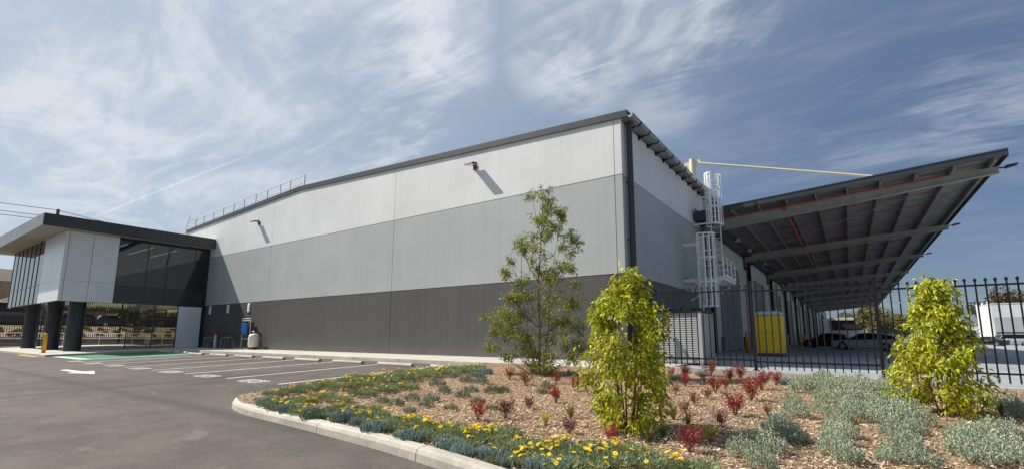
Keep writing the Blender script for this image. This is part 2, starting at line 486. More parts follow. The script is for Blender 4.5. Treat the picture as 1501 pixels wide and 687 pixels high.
# ------------------------------------------------------------------ mesh helpers
class MB:
    def __init__(s):
        s.v, s.f, s.mi = [], [], []

    def add(s, vs, fs, mi=0):
        o = len(s.v)
        s.v += [tuple(map(float, p)) for p in vs]
        s.f += [tuple(i + o for i in q) for q in fs]
        s.mi += [mi] * len(fs)
        return s

    def box(s, x0, x1, y0, y1, z0, z1, mi=0):
        vs = [(x, y, z) for z in (z0, z1) for y in (y0, y1) for x in (x0, x1)]
        return s.add(vs, [(0, 2, 3, 1), (4, 5, 7, 6), (0, 1, 5, 4), (2, 6, 7, 3), (0, 4, 6, 2), (1, 3, 7, 5)], mi)

    def hexa(s, p, mi=0):
        """eight corners, bottom four then top four, each ring counter-clockwise seen from above"""
        return s.add(p, [(3, 2, 1, 0), (4, 5, 6, 7), (0, 1, 5, 4), (1, 2, 6, 5), (2, 3, 7, 6), (3, 0, 4, 7)], mi)

    def tube(s, a, b, r, r2=None, n=8, mi=0, cap=True):
        a, b = Vector(a), Vector(b)
        r2 = r if r2 is None else r2
        d = (b - a).normalized()
        u = d.orthogonal().normalized()
        w = d.cross(u)
        vs = []
        for p, q in ((a, r), (b, r2)):
            for i in range(n):
                t = 2 * math.pi * i / n
                vs.append(p + u * (q * math.cos(t)) + w * (q * math.sin(t)))
        fs = [(i, (i + 1) % n, n + (i + 1) % n, n + i) for i in range(n)]
        if cap:
            fs += [tuple(range(n - 1, -1, -1)), tuple(range(n, 2 * n))]
        return s.add(vs, fs, mi)

    def path(s, pts, r, n=6, mi=0):
        for a, b in zip(pts[:-1], pts[1:]):
            s.tube(a, b, r, n=n, mi=mi)
        return s

    def bar(s, a, b, w, h, mi=0, upv=(0, 0, 1)):
        """rectangular bar of width w (sideways) and height h (along upv)"""
        a, b, upv = Vector(a), Vector(b), Vector(upv)
        d = (b - a).normalized()
        sd = d.cross(upv)
        sd = sd.normalized() if sd.length > 1e-6 else d.orthogonal().normalized()
        u = sd.cross(d).normalized()
        c = [(-w / 2, -h / 2), (w / 2, -h / 2), (w / 2, h / 2), (-w / 2, h / 2)]
        vs = [p + sd * x + u * y for p in (a, b) for x, y in c]
        return s.add(vs, [(0, 1, 2, 3), (7, 6, 5, 4), (0, 4, 5, 1), (1, 5, 6, 2), (2, 6, 7, 3), (3, 7, 4, 0)], mi)

    def lathe(s, prof, centre=(0, 0, 0), n=20, mi=0):
        cx, cy, cz = centre
        vs = []
        for r, z in prof:
            for i in range(n):
                t = 2 * math.pi * i / n
                vs.append((cx + r * math.cos(t), cy + r * math.sin(t), cz + z))
        fs = []
        for j in range(len(prof) - 1):
            for i in range(n):
                fs.append((j * n + i, j * n + (i + 1) % n, (j + 1) * n + (i + 1) % n, (j + 1) * n + i))
        fs += [tuple(range(n - 1, -1, -1)), tuple((len(prof) - 1) * n + i for i in range(n))]
        return s.add(vs, fs, mi)

    def mesh(s, name, mats, smooth=False):
        me = bpy.data.meshes.new(name)
        me.from_pydata(s.v, [], s.f)
        for m in (mats if isinstance(mats, (list, tuple)) else [mats]):
            me.materials.append(m)
        if any(s.mi):
            me.polygons.foreach_set('material_index', s.mi)
        if smooth:
            me.polygons.foreach_set('use_smooth', [True] * len(s.f))
        me.update()
        return me

    def build(s, name, mats, parent=None, smooth=False, bevel=0.0, loc=None):
        return place(s.mesh(name, mats, smooth), name, parent, bevel=bevel, loc=loc)


def place(me, name, parent=None, bevel=0.0, loc=None, rot=None, scale=None):
    o = bpy.data.objects.new(name, me)
    C.objects.link(o)
    if parent is not None:
        o.parent = parent
    if loc is not None:
        o.location = loc
    if rot is not None:
        o.rotation_euler = rot
    if scale is not None:
        o.scale = (scale,) * 3 if isinstance(scale, (int, float)) else scale
    if bevel:
        b = o.modifiers.new('bevel', 'BEVEL')
        b.width, b.segments, b.limit_method = bevel, 2, 'ANGLE'
    return o


def tag(o, label=None, cat=None, group=None, kind=None):
    for k_, v in (('label', label), ('category', cat), ('group', group), ('kind', kind)):
        if v:
            o[k_] = v
    return o


def empty(name, loc, label, cat, group=None, rz=0.0):
    o = bpy.data.objects.new(name, None)
    C.objects.link(o)
    o.location, o.rotation_euler = loc, (0, 0, rz)
    o.empty_display_size = 0.2
    return tag(o, label, cat, group)


def struct(o, label=None):
    return tag(o, label, None, None, 'structure')


KIDS = {}


def kids(o):
    return [c for c in bpy.data.objects if c.parent == o]


def copy_tree(o, parent=None, tree=None):
    c = o.copy()
    C.objects.link(c)
    if parent is not None:
        c.parent = parent
    for ch in kids(o):
        copy_tree(ch, c)
    return c


ORD = ['nearest', 'second', 'third', 'fourth', 'fifth', 'sixth', 'seventh', 'eighth', 'ninth', 'tenth', 'eleventh', 'twelfth', 'thirteenth', 'fourteenth', 'fifteenth', 'sixteenth',
       'seventeenth', 'eighteenth', 'nineteenth', 'twentieth']


def asph(x, y):
    return -0.17 + 0.03 * (max(y, -3.0) - 12.2)


def gz(x, y):
    """level of the planting bed"""
    return asph(x, y) + 0.10 - 0.010 * (x + 5) + 0.03 * math.sin(x * 0.9 + 1) * math.sin(y * 0.7)


def at(px, py):
    """the point of the planting bed seen at a photo pixel"""
    d = fw * FPX + rt * (px - PX) + up * (PY - py)
    z = -0.3
    for _ in range(12):
        p = CAM + d * ((z - EYE) / d[2])
        z = gz(p[0], p[1])
    return float(p[0]), float(p[1]), float(z)


def pxm(p):
    """photo pixels per metre at a point"""
    return FPX / float((np.array(p) - CAM) @ fw)


# ================================================================== SETTING
mb = MB()
mb.add([(-2500, -2500, -0.80), (2500, -2500, -0.80), (2500, 2500, -0.80), (-2500, 2500, -0.80)], [(0, 1, 2, 3)])
struct(mb.build('ground', M['ground']))

KY = 13.30           # face of the kerb in front of the building
mb = MB()
ys = [-45, -3.0, 0, 3, 6, 9, 12, KY + 0.05]
xs = [-61, -50, -40, -30, -20, -10, 0, 10, 30]
vs = [(x, y, asph(x, y)) for y in ys for x in xs]
nx = len(xs)
fs = [(j * nx + i, j * nx + i + 1, (j + 1) * nx + i + 1, (j + 1) * nx + i) for j in range(len(ys) - 1) for i in range(nx - 1)]
mb.add(vs, fs)
car_park = struct(mb.build('car_park', M['asphalt']))


def flat(name, x0, x1, y0, y1, lift, mat, parent=car_park):
    q = MB()
    n = 5
    vs_ = []
    for i in range(n + 1):
        y = y0 + (y1 - y0) * i / n
        vs_ += [(x0, y, asph(x0, y) + lift), (x1, y, asph(x1, y) + lift)]
    q.add(vs_, [(2 * i, 2 * i + 1, 2 * i + 3, 2 * i + 2) for i in range(n)])
    return q.build(name, mat, parent)


BAY = [-12.16 - 2.84 * i for i in range(8)]
for i, x in enumerate(BAY[:-1]):
    flat('parking_line', x - 0.045, x + 0.045, 6.75, 12.9, 0.004, M['line'])
flat('parking_line', -9.92, -9.80, 6.9, 11.3, 0.004, M['line'])
# bay lettering
tx = bpy.data.curves.new('bay_lettering', 'FONT')
tx.body = 'VISITOR'
tx.size = 0.5
tx.align_x = 'CENTER'
tmp = bpy.data.objects.new('bay_lettering', tx)
C.objects.link(tmp)
bpy.context.view_layer.update()
dg = bpy.context.evaluated_depsgraph_get()
tme = bpy.data.meshes.new_from_object(tmp.evaluated_get(dg))
bpy.data.objects.remove(tmp)
tme.materials.clear()
tme.materials.append(M['line'])
for i in range(8):
    cx = (BAY[i] + (BAY[i - 1] if i else -9.32)) / 2
    o = place(tme, 'bay_lettering', car_park, loc=(cx, 6.55, asph(cx, 6.55) + 0.004), rot=(math.atan(0.03), 0, 0), scale=(0.62, 1.45, 1))
# direction arrow
mb = MB()
ax0, ay0 = -24.3, 5.1
pts = [(0.0, -0.11), (1.9, -0.11), (1.9, -0.38), (3.3, 0.0), (1.9, 0.38), (1.9, 0.11), (0.0, 0.11)]
ca, sa = math.cos(R(2)), math.sin(R(2))
mb.add([(ax0 + p[0] * ca - p[1] * sa, ay0 + p[0] * sa + p[1] * ca, asph(0, ay0 + p[0] * sa + p[1] * ca) + 0.004) for p in pts], [(0, 1, 5, 6), (2, 3, 4), ])
mb.build('arrow_marking', M['line'], car_park)
# green accessible bay with pale border
flat('green_bay', -37.6, -32.15, 7.75, 12.9, 0.004, M['green'])
flat('bay_border', -32.15, -31.85, 7.45, 12.9, 0.004, M['pale_green'])
flat('bay_border', -37.6, -32.15, 7.30, 7.75, 0.004, M['pale_green'])
flat('bay_border', -34.9, -34.75, 7.75, 12.4, 0.008, M['pale_green'])
flat('kerb_line', -43.2, -38.6, 6.75, 6.95, 0.004, M['line_yellow'])

# footpath along the wall and forecourt under the office
mb = MB()
mb.box(-38.0, -4.62, KY + 0.16, 16.90, -0.5, 0.0)
footpath = struct(mb.build('footpath', M['concrete']))
x = -6.2
while x > -37.5:
    q = MB()
    L = 2.95 if x > -30 else 2.5
    q.hexa([(x - L, KY, -0.5), (x - 0.012, KY, -0.5), (x - 0.012, KY + 0.15, -0.5), (x - L, KY + 0.15, -0.5),
            (x - L, KY + 0.03, 0.004), (x - 0.012, KY + 0.03, 0.004), (x - 0.012, KY + 0.15, 0.004), (x - L, KY + 0.15, 0.004)])
    q.build('kerb_stone', M['kerb'], footpath, bevel=0.012)
    x -= L
mb = MB()
fy = [7.1, 9, 11, 13, 14.8, 17.2]
fz = [min(asph(0, y) + 0.11, 0.003) for y in fy]
vs = [(x, y, z) for y, z in zip(fy, fz) for x in (-60.0, -38.05)] + [(x, y, -0.6) for y in (7.1, 17.2) for x in (-60.0, -38.05)]
fs = [(2 * i, 2 * i + 1, 2 * i + 3, 2 * i + 2) for i in range(len(fy) - 1)]
b0 = 2 * len(fy)
fs += [(b0, b0 + 1, 1, 0)] + [(b0 + 1, b0 + 3, 2 * len(fy) - 1, *[2 * i + 1 for i in range(len(fy) - 2, -1, -1)])]
mb.add(vs, fs)
struct(mb.build('forecourt', M['concrete']))

# yard slab behind the fence: falls away from the building
mb = MB()
ys = [13.43, 20, 40, 80, 160, 260]
xs = [-6.75, 0, 10, 60]
zf = lambda x: -0.02 * (min(x, 10) + 6.75) + 0.0
vs = [(x, y, zf(x)) for y in ys for x in xs]
nx = len(xs)
mb.add(vs, [(j * nx + i, j * nx + i + 1, (j + 1) * nx + i + 1, (j + 1) * nx + i) for j in range(len(ys) - 1) for i in range(nx - 1)])
yard = struct(mb.build('yard', M['yard']))

# planting bed: one sheet of soil and its loose chips
BED = [(-9.75, 4.75), (-9.98, 5.4), (-10.35, 7.0), (-10.5, 9.6), (-10.55, 11.6), (-10.45, 12.7), (-9.9, 13.26), (9.0, 13.26), (9.0, 1.12), (3.0, 2.44), (0.0, 3.09), (-2.88, 3.69), (-3.59, 3.83), (-4.58, 3.97), (-6.61, 4.14), (-8.70, 4.27), (-9.12, 4.36), (-9.66, 4.56)]


def in_bed(x, y, m=0.0):
    inside = False
    n = len(BED)
    for i in range(n):
        x1, y1 = BED[i]
        x2, y2 = BED[(i + 1) % n]
        if (y1 > y) != (y2 > y) and x < (x2 - x1) * (y - y1) / (y2 - y1) + x1:
            inside = not inside
    return inside


mb = MB()
st = 0.25
gx, gy = np.arange(-10.75, 9.01, st), np.arange(1.0, 13.4, st)
idx = {}
vs, fs = [], []


def clampbed(x, y):
    """nearest point of the bed outline when outside"""
    if in_bed(x, y):
        return x, y
    best = None
    n = len(BED)
    for i in range(n):
        a, b = np.array(BED[i]), np.array(BED[(i + 1) % n])
        t = max(0, min(1, ((np.array((x, y)) - a) @ (b - a)) / ((b - a) @ (b - a))))
        p = a + t * (b - a)
        d = np.hypot(*(p - (x, y)))
        if best is None or d < best[0]:
            best = (d, p)
    return (float(best[1][0]), float(best[1][1])) if best[0] < st * 1.05 else None


for i, x in enumerate(gx):
    for j, y in enumerate(gy):
        p = clampbed(float(x), float(y))
        if p:
            idx[i, j] = len(vs)
            vs.append((p[0], p[1], gz(*p) + RNG.normal(0, 0.006)))
for i in range(len(gx) - 1):
    for j in range(len(gy) - 1):
        q = [idx.get(c) for c in ((i, j), (i + 1, j), (i + 1, j + 1), (i, j + 1))]
        if None not in q:
            fs.append(tuple(q))
mb.add(vs, fs)
bed = struct(mb.build('garden_soil', M['soil'], smooth=True))


def soup(name, V, F, mat, parent=None, mats=None, loc=None):
    me = bpy.data.meshes.new(name)
    V = np.asarray(V, dtype=np.float32)
    F = np.asarray(F, dtype=np.int32)
    me.vertices.add(len(V))
    me.vertices.foreach_set('co', V.ravel())
    k_ = F.shape[1]
    me.loops.add(F.size)
    me.loops.foreach_set('vertex_index', F.ravel())
    me.polygons.add(len(F))
    me.polygons.foreach_set('loop_start', np.arange(0, F.size, k_, dtype=np.int32))
    me.polygons.foreach_set('loop_total', np.full(len(F), k_, dtype=np.int32))
    me.materials.append(mat)
    me.update(calc_edges=True)
    me.validate()
    return me


# chips, denser near the camera
def chips(n):
    V, F = [], []
    cnt = 0
    while cnt < n:
        d = 2.4 + 11.5 * RNG.random() ** 1.5
        a = RNG.uniform(-1.35, 1.25)
        x, y = d * math.sin(a), d * math.cos(a)
        if not in_bed(x, y):
            continue
        L, w = RNG.uniform(0.008, 0.028), RNG.uniform(0.003, 0.008)
        t, tl = RNG.uniform(0, 6.283), RNG.normal(0, 0.35)
        z = gz(x, y) + RNG.uniform(0.004, 0.024)
        dx, dy, dz = math.cos(t) * L, math.sin(t) * L, math.sin(tl) * L
        ox, oy, oz = -math.sin(t) * w, math.cos(t) * w, RNG.normal(0, 0.5) * w
        b = len(V)
        h = RNG.uniform(0.002, 0.006)
        V += [(x - dx - ox, y - dy - oy, z - dz - oz), (x + dx - ox, y + dy - oy, z + dz - oz), (x + dx + ox, y + dy + oy, z + dz + oz), (x - dx + ox, y - dy + oy, z - dz + oz), (x, y, z + h)]
        F += [(b, b + 1, b + 4), (b + 1, b + 2, b + 4), (b + 2, b + 3, b + 4), (b + 3, b, b + 4)]
        cnt += 1
    return V, F


V, F = chips(85000)
tag(place(soup('mulch_chips', V, F, M['chip']), 'mulch_chips'), 'pale brown wood chip mulch spread over the garden bed', None, None, 'stuff')

# cast kerb round the bed, in separate lengths
def kerb_run(pts, name, parent, w=0.17, first=1.0, gap=0.014):
    """pts: outer foot line; the kerb lies to the left of the run"""
    P = [np.array(p, float) for p in pts]
    seg = []
    for a, b in zip(P[:-1], P[1:]):
        L = np.hypot(*(b - a))
        k_ = max(1, int(L / 0.25))
        seg += [a + (b - a) * i / k_ for i in range(k_)]
    seg.append(P[-1])
    seg = np.array(seg)
    # smooth the corners
    for _ in range(3):
        s2 = seg.copy()
        s2[1:-1] = (seg[:-2] + 2 * seg[1:-1] + seg[2:]) / 4
        seg = s2
    d = np.gradient(seg, axis=0)
    d /= np.linalg.norm(d, axis=1)[:, None]
    nl = np.stack([-d[:, 1], d[:, 0]], 1)
    prof = [(0.0, -0.3), (0.015, 0.085), (0.035, 0.122), (0.07, 0.14), (w, 0.142), (w, -0.3)]
    acc, start = 0.0, 0
    lens = np.linalg.norm(np.diff(seg, axis=0), axis=1)
    lim = first
    for i in range(1, len(seg)):
        acc += lens[i - 1]
        if acc >= lim or i == len(seg) - 1:
            q = MB()
            rows = []
            for j in range(start, i + 1):
                c = seg[j].copy()
                if j == start and start:
                    c = c + d[j] * gap / 2
                if j == i and i < len(seg) - 1:
                    c = c - d[j] * gap / 2
                rows.append([(c[0] + nl[j][0] * o_, c[1] + nl[j][1] * o_, asph(c[0], c[1]) + h) for o_, h in prof])
            n = len(prof)
            vs_ = [p for r in rows for p in r]
            fs_ = [(j * n + k2, (j + 1) * n + k2, (j + 1) * n + k2 + 1, j * n + k2 + 1) for j in range(len(rows) - 1) for k2 in range(n - 1)]
            fs_ += [tuple(range(n)), tuple((len(rows) - 1) * n + k2 for k2 in range(n - 1, -1, -1))]
            q.add(vs_, fs_)
            o = q.build('kerb_stone', M['kerb'], parent, smooth=False)
            start, acc, lim = i, 0.0, (2.45 if lim < 1.5 else 2.08)


garden_kerb = struct(empty('garden_kerb', (0, 0, 0), None, None))
front = [(-9.97, 4.72), (-9.80, 4.48), (-9.16, 4.23), (-8.72, 4.13), (-6.61, 4.00), (-4.58, 3.83), (-3.59, 3.69), (-2.88, 3.55), (0.0, 2.95), (3.0, 2.3), (8.9, 1.0)]
kerb_run(front, 'kerb_stone', garden_kerb)
side = [(-10.6, 13.28), (-10.72, 11.8), (-10.68, 9.6), (-10.53, 7.0), (-10.16, 5.4), (-9.99, 4.77)]
kerb_run(side, 'kerb_stone', garden_kerb)

# concrete plinth the front fence stands on, stepping down to the right
POSTX = [-4.53, -1.98, 0.53, 3.05, 5.58, 8.1]
PZ = [0.13, 0.105, 0.03, -0.05, -0.13, -0.2]
plinth = struct(empty('fence_plinth', (0, 0, 0), None, None))
for i in range(len(POSTX) - 1):
    a, b = POSTX[i] + 0.006, POSTX[i + 1] - 0.006
    q = MB().hexa([(a, 13.27, -0.7), (b, 13.27, -0.7), (b, 13.428, -0.7), (a, 13.428, -0.7), (a, 13.27, PZ[i] - 0.02), (b, 13.27, PZ[i + 1] - 0.02), (b, 13.428, PZ[i + 1] - 0.02), (a, 13.428, PZ[i] - 0.02)])
    q.build('kerb_stone', M['kerb'], plinth, bevel=0.01)

# ================================================================== WAREHOUSE
GY, DX, LX, BY = 16.88, -6.72, -47.3, 214.0      # gable plane, dock wall plane, far left wall, back wall


def ztop(x):
    return 10.62 - 0.050 * (x + 29.5) if x > -29.5 else 10.62 + 0.040 * (x + 29.5)


wh = empty('warehouse', (-29, GY, 0), 'long grey banded warehouse with a low gable facing the car park', 'warehouse')
WO = (29, -GY, 0)                                  # children are built in world space


def wpart(q, name, mat, **kw):
    return q.build(name, mat, wh, loc=WO, **kw)


# dark core behind the joints
q = MB()
q.add([(LX, GY + 0.10, -0.5), (DX - 0.1, GY + 0.10, -0.5), (DX - 0.1, GY + 0.10, ztop(DX)), (-29.5, GY + 0.10, 10.6), (LX, GY + 0.10, ztop(LX))], [(0, 1, 2, 3, 4)])
q.add([(DX - 0.1, GY + 0.1, -0.5), (DX - 0.1, BY, -0.5), (DX - 0.1, BY, 9.4), (DX - 0.1, GY + 0.1, 9.4)], [(0, 1, 2, 3)])
q.add([(LX + .1, GY + 0.1, -0.5), (LX + .1, GY + 0.1, 9.6), (LX + .1, BY, 9.6), (LX + .1, BY, -0.5)], [(0, 1, 2, 3)])
q.add([(LX, BY, -0.5), (LX, BY, 9.6), (-29.5, BY, 10.6), (DX, BY, 9.4), (DX, BY, -0.5)], [(0, 1, 2, 3, 4)])
wpart(q, 'wall_core', M['joint'])
JX = [DX, -7.03, -19.87, -32.6, -43.15, LX]
BZ = [(0.0, 3.28, 'panel_dark'), (3.28, 7.15, 'panel_mid'), (7.15, None, 'panel_light')]
g = 0.012
for i in range(len(JX) - 1):
    x1, x0 = JX[i] - (g if i else 0), JX[i + 1] + g
    for z0, z1, mt in BZ:
        q = MB()
        a = z0 + (0.014 if z0 else -0.4)
        if z1 is None:
            xs_ = [x0, x1] if not (x0 < -29.5 < x1) else [x0, -29.5, x1]
            for u, v in zip(xs_[:-1], xs_[1:]):
                q.hexa([(u, GY, a), (v, GY, a), (v, GY + 0.12, a), (u, GY + 0.12, a), (u, GY, ztop(u)), (v, GY, ztop(v)), (v, GY + 0.12, ztop(v)), (u, GY + 0.12, ztop(u))])
        else:
            q.box(x0, x1, GY, GY + 0.12, a, z1 - 0.014)
        wpart(q, 'wall_panel', M[mt])
# dock side wall panels, with the door bays from Y=30 on
GRID = [29.6 + 13.6 * i for i in range(14)]
for y0, y1 in [(GY + 0.13, 17.2 + 6.0), (23.2, GRID[0])]:
    for z0, z1, mt in BZ:
        q = MB()
        q.box(DX - 0.12, DX, y0 + (g if y0 > 18 else 0), y1, z0 + 0.014 if z0 else -0.4, (z1 or 9.36) - 0.014)
        wpart(q, 'wall_panel', M[mt])
for i, y0 in enumerate(GRID[:-1]):
    y1 = GRID[i + 1]
    q = MB()
    q.box(DX - 0.12, DX, y0 + g, y1, 7.3, 9.36)
    wpart(q, 'wall_panel', M['panel_mid'])
    # precast surround round a roller door
    a, b = y0 + 0.55, y1 - 0.35
    da, db = y0 + 3.0, y1 - 3.6
    dz = 5.9
    q = MB()
    q.box(DX - 0.10, DX + 0.10, a, da, -0.4, 7.26)
    q.box(DX - 0.10, DX + 0.10, db, b, -0.4, 7.26)
    q.box(DX - 0.10, DX + 0.10, da, db, dz, 7.26)
    wpart(q, 'door_surround', M['portal'], bevel=0.02)
    q = MB()
    q.box(DX - 0.12, DX + 0.02, y0 + g, a - .004, -0.4, 7.26)
    q.box(DX - 0.12, DX + 0.02, b + .004, y1, -0.4, 7.26)
    wpart(q, 'wall_panel', M['panel_dark'])
    # roller door of curved slats
    q = MB()
    ns = 48 if i < 4 else 24
    for s_ in range(ns):
        z0, z1 = dz * s_ / ns, dz * (s_ + 1) / ns
        zm = (z0 + z1) / 2
        xa, xb = DX - 0.085, DX - 0.055
        q.add([(xa, da, z0), (xa, db, z0), (xb, db, zm), (xb, da, zm), (xa, da, z1), (xa, db, z1)], [(0, 1, 2, 3), (3, 2, 5, 4)])
    wpart(q, 'roller_door', M['roller'])
    q = MB().tube((DX + 0.28, y0 + 0.1, -0.2), (DX + 0.28, y0 + 0.1, 7.75), 0.13, n=12)
    wpart(q, 'downpipe', M['black'], smooth=True)
    for y in (da - 0.45, db + 0.25):
        q = MB().box(DX + 0.102, DX + 0.22, y, y + 0.3, 0.05, 0.95)
        wpart(q, 'dock_bumper', M['rubber'])
# left and back skins
q = MB()
for z0, z1, mt in BZ:
    q.box(LX, LX + 0.09, GY + 0.13, BY, z0 - (0 if z0 else 0.4), z1 or 9.7, {'panel_dark': 0, 'panel_mid': 1, 'panel_light': 2}[mt])
wpart(q, 'side_cladding', [M['panel_dark'], M['panel_mid'], M['panel_light']])
# roof
q = MB()
ez = 9.46
for (xa, za), (xb, zb) in (((DX + 0.30, ez), (-29.5, 10.66)), ((-29.5, 10.66), (LX - 0.3, 9.62))):
    q.add([(xa, GY + 0.02, za), (xb, GY + 0.02, zb), (xb, BY, zb), (xa, BY, za), (xa, GY + 0.02, za - .08), (xb, GY + 0.02, zb - .08), (xb, BY, zb - .08), (xa, BY, za - .08)],
          [(0, 3, 2, 1), (4, 5, 6, 7), (0, 1, 5, 4), (2, 3, 7, 6)])
wpart(q, 'roof_sheet', M['roof_metal'])
# barge capping along the gable
for (xa, xb) in ((DX + 0.30, -18.0), (-18.006, -29.5), (-29.506, -41.0), (-41.006, LX)):
    q = MB()
    za, zb = ztop(xa), ztop(xb)
    for y0, y1, lo, hi in ((GY - 0.075, GY - 0.004, -0.06, 0.22), (GY - 0.004, GY + 0.35, 0.18, 0.225)):
        q.hexa([(xb, y0, zb + lo), (xa, y0, za + lo), (xa, y1, za + lo), (xb, y1, zb + lo), (xb, y0, zb + hi), (xa, y0, za + hi), (xa, y1, za + hi), (xb, y1, zb + hi)])
    wpart(q, 'barge_capping', M['charcoal'])
# half round gutter along the dock eave
q = MB()
n = 9
prof = [(DX + 0.36 + 0.15 * math.cos(math.pi + math.pi * i / (n - 1)), 9.50 + 0.15 * math.sin(math.pi + math.pi * i / (n - 1))) for i in range(n)]
prof = [(DX + 0.21, 9.56)] + prof + [(DX + 0.51, 9.55), (DX + 0.50, 9.53)] + [(x_, z_ + 0.012) for x_, z_ in prof[::-1]]
m_ = len(prof)
q.add([(x_, y, z_) for y in (GY - 0.02, BY) for x_, z_ in prof], [(i, (i + 1) % m_, m_ + (i + 1) % m_, m_ + i) for i in range(m_)] + [tuple(range(m_ - 1, -1, -1)), tuple(range(m_, 2 * m_))])
wpart(q, 'gutter', M['gutter'], smooth=False)
q = MB()
for i in range(8):
    t0, t1 = math.pi + math.pi * i / 8, math.pi + math.pi * (i + 1) / 8
    c = DX + 0.36
    r0, r1 = 0.156, 0.176
    y0, y1 = 0, 0.055
    vs_ = [(c + r * math.cos(t) - DX, y, 9.50 + r * math.sin(t)) for t in (t0, t1) for r in (r0, r1) for y in (y0, y1)]
    q.add(vs_, [(0, 1, 3, 2), (4, 6, 7, 5), (0, 4, 5, 1), (2, 3, 7, 6), (0, 2, 6, 4), (1, 5, 7, 3)])
q.box(0.0, 0.24, 0.0, 0.055, 9.30, 9.36)
q.box(0.0, 0.05, -0.05, 0.105, 9.22, 9.42)
bme = q.mesh('gutter_bracket', M['black'])
for i in range(46):
    place(bme, 'gutter_bracket', wh, loc=(29 + DX, 17.75 + 1.08 * i - GY, 0))
q = MB().tube((DX + 0.17, 17.32, -0.3), (DX + 0.17, 17.32, 9.36), 0.115, n=16)
q.tube((DX + 0.17, 17.32, 9.3), (DX + 0.3, 17.32, 9.45), 0.12, n=16)
for z in (2.2, 4.6, 6.9):
    q.box(DX + 0.002, DX + 0.16, 17.27, 17.37, z, z + 0.05)
wpart(q, 'downpipe', M['charcoal'], smooth=False)


def floodlight(x, z, lab):
    e = empty('floodlight', (x, GY, z), lab, 'floodlight', 'floodlights on the gable wall')
    MB().box(-0.09, 0.09, -0.05, -0.002, -0.13, 0.13).build('wall_plate', M['black'], e)
    MB().bar((0, -0.05, 0), (0, -0.16, 0.03), 0.05, 0.05).build('bracket', M['black'], e)
    q = MB()
    q.hexa([(-0.27, -0.56, 0.0), (0.27, -0.56, 0.0), (0.27, -0.12, 0.08), (-0.27, -0.12, 0.08), (-0.24, -0.54, 0.07), (0.24, -0.54, 0.07), (0.20, -0.14, 0.17), (-0.20, -0.14, 0.17)])
    q.build('lamp_head', M['black'], e, bevel=0.01)
    MB().hexa([(-0.21, -0.51, 0.0), (0.21, -0.51, 0.0), (0.21, -0.18, 0.06), (-0.21, -0.18, 0.06), (-0.21, -0.51, 0.012), (0.21, -0.51, 0.012), (0.21, -0.18, 0.072), (-0.21, -0.18, 0.072)]).build('lens', M['lamp_glass'], e)


floodlight(-14.15, 8.98, 'black floodlight high on the light grey band right of the wall joint')
floodlight(-34.6, 9.02, 'small black floodlight high on the wall towards the office')

for x, lab in ((-35.05, 'white wall plate above the blue filters in sunlight'), (-38.2, 'white wall plate in the shade above the red valve wheel'), (-41.2, 'white wall plate in the shade beside the office')):
    e = empty('wall_vent', (x, GY, 2.9), lab, 'wall vent', 'white plates on the dark band')
    MB().box(-0.15, 0.15, -0.05, -0.002, -0.32, 0.32).build('frame', M['white_paint'], e, bevel=0.01)
    q = MB()
    for i in range(5):
        z = -0.27 + i * 0.11
        q.hexa([(-0.12, -0.075, z - .02), (0.12, -0.075, z - .02), (0.12, -0.052, z), (-0.12, -0.052, z), (-0.12, -0.075, z + .03), (0.12, -0.075, z + .03), (0.12, -0.052, z + .07), (-0.12, -0.052, z + .07)])
    q.build('blade', M['white_paint'], e)

# roof guard rail on the left slope
e = empty('roof_guard_rail', (-38, GY + 0.5, 10.2), 'galvanised guard rail along the left slope of the roof', 'guard rail')
px_ = [-29.9, -31.7, -33.0, -34.8, -36.5, -38.3, -40.0, -41.8, -43.6, -45.4, -47.1]
zt = lambda x_: ztop(x_) + 0.2
for x_ in px_:
    MB().box(x_ - 0.05 + 38, x_ + 0.05 + 38, -0.045, 0.045, zt(x_) - 10.2, zt(x_) + 1.10 - 10.2).build('post', M['galv'], e)
for dz in (0.55, 1.08):
    q = MB()
    for a, b in zip(px_[:-1], px_[1:]):
        q.tube((a + 38, 0, zt(a) + dz - 10.2), (b + 38, 0, zt(b) + dz - 10.2), 0.036, n=6)
    q.build('rail', M['galv'], e)
q = MB()
for y in (-0.35, 0.25):
    q.bar((-48.5 + 38, y, -0.55), (-47.4 + 38, y, 1.3), 0.09, 0.05)
for i in range(6):
    t = i / 6
    q.tube((-48.5 + 1.1 * t + 38, -0.35, -0.45 + 1.75 * t), (-48.5 + 1.1 * t + 38, 0.25, -0.45 + 1.75 * t), 0.02, n=5)
q.build('access_ladder', M['galv'], e)

# ================================================================== CANOPY
CY0, CY1, CX0, CX1 = 27.55, 146.0, DX + 0.05, 6.0
zr = lambda x_: 7.86 + (x_ + 6.45) * 0.066
cn_ = empty('loading_canopy', (0, CY0, 0), 'big steel loading canopy jutting from the dock wall over the yard', 'canopy')
CO = (0, -CY0, 0)


def cpart(q, name, mat, **kw):
    return q.build(name, mat, cn_, loc=CO, **kw)


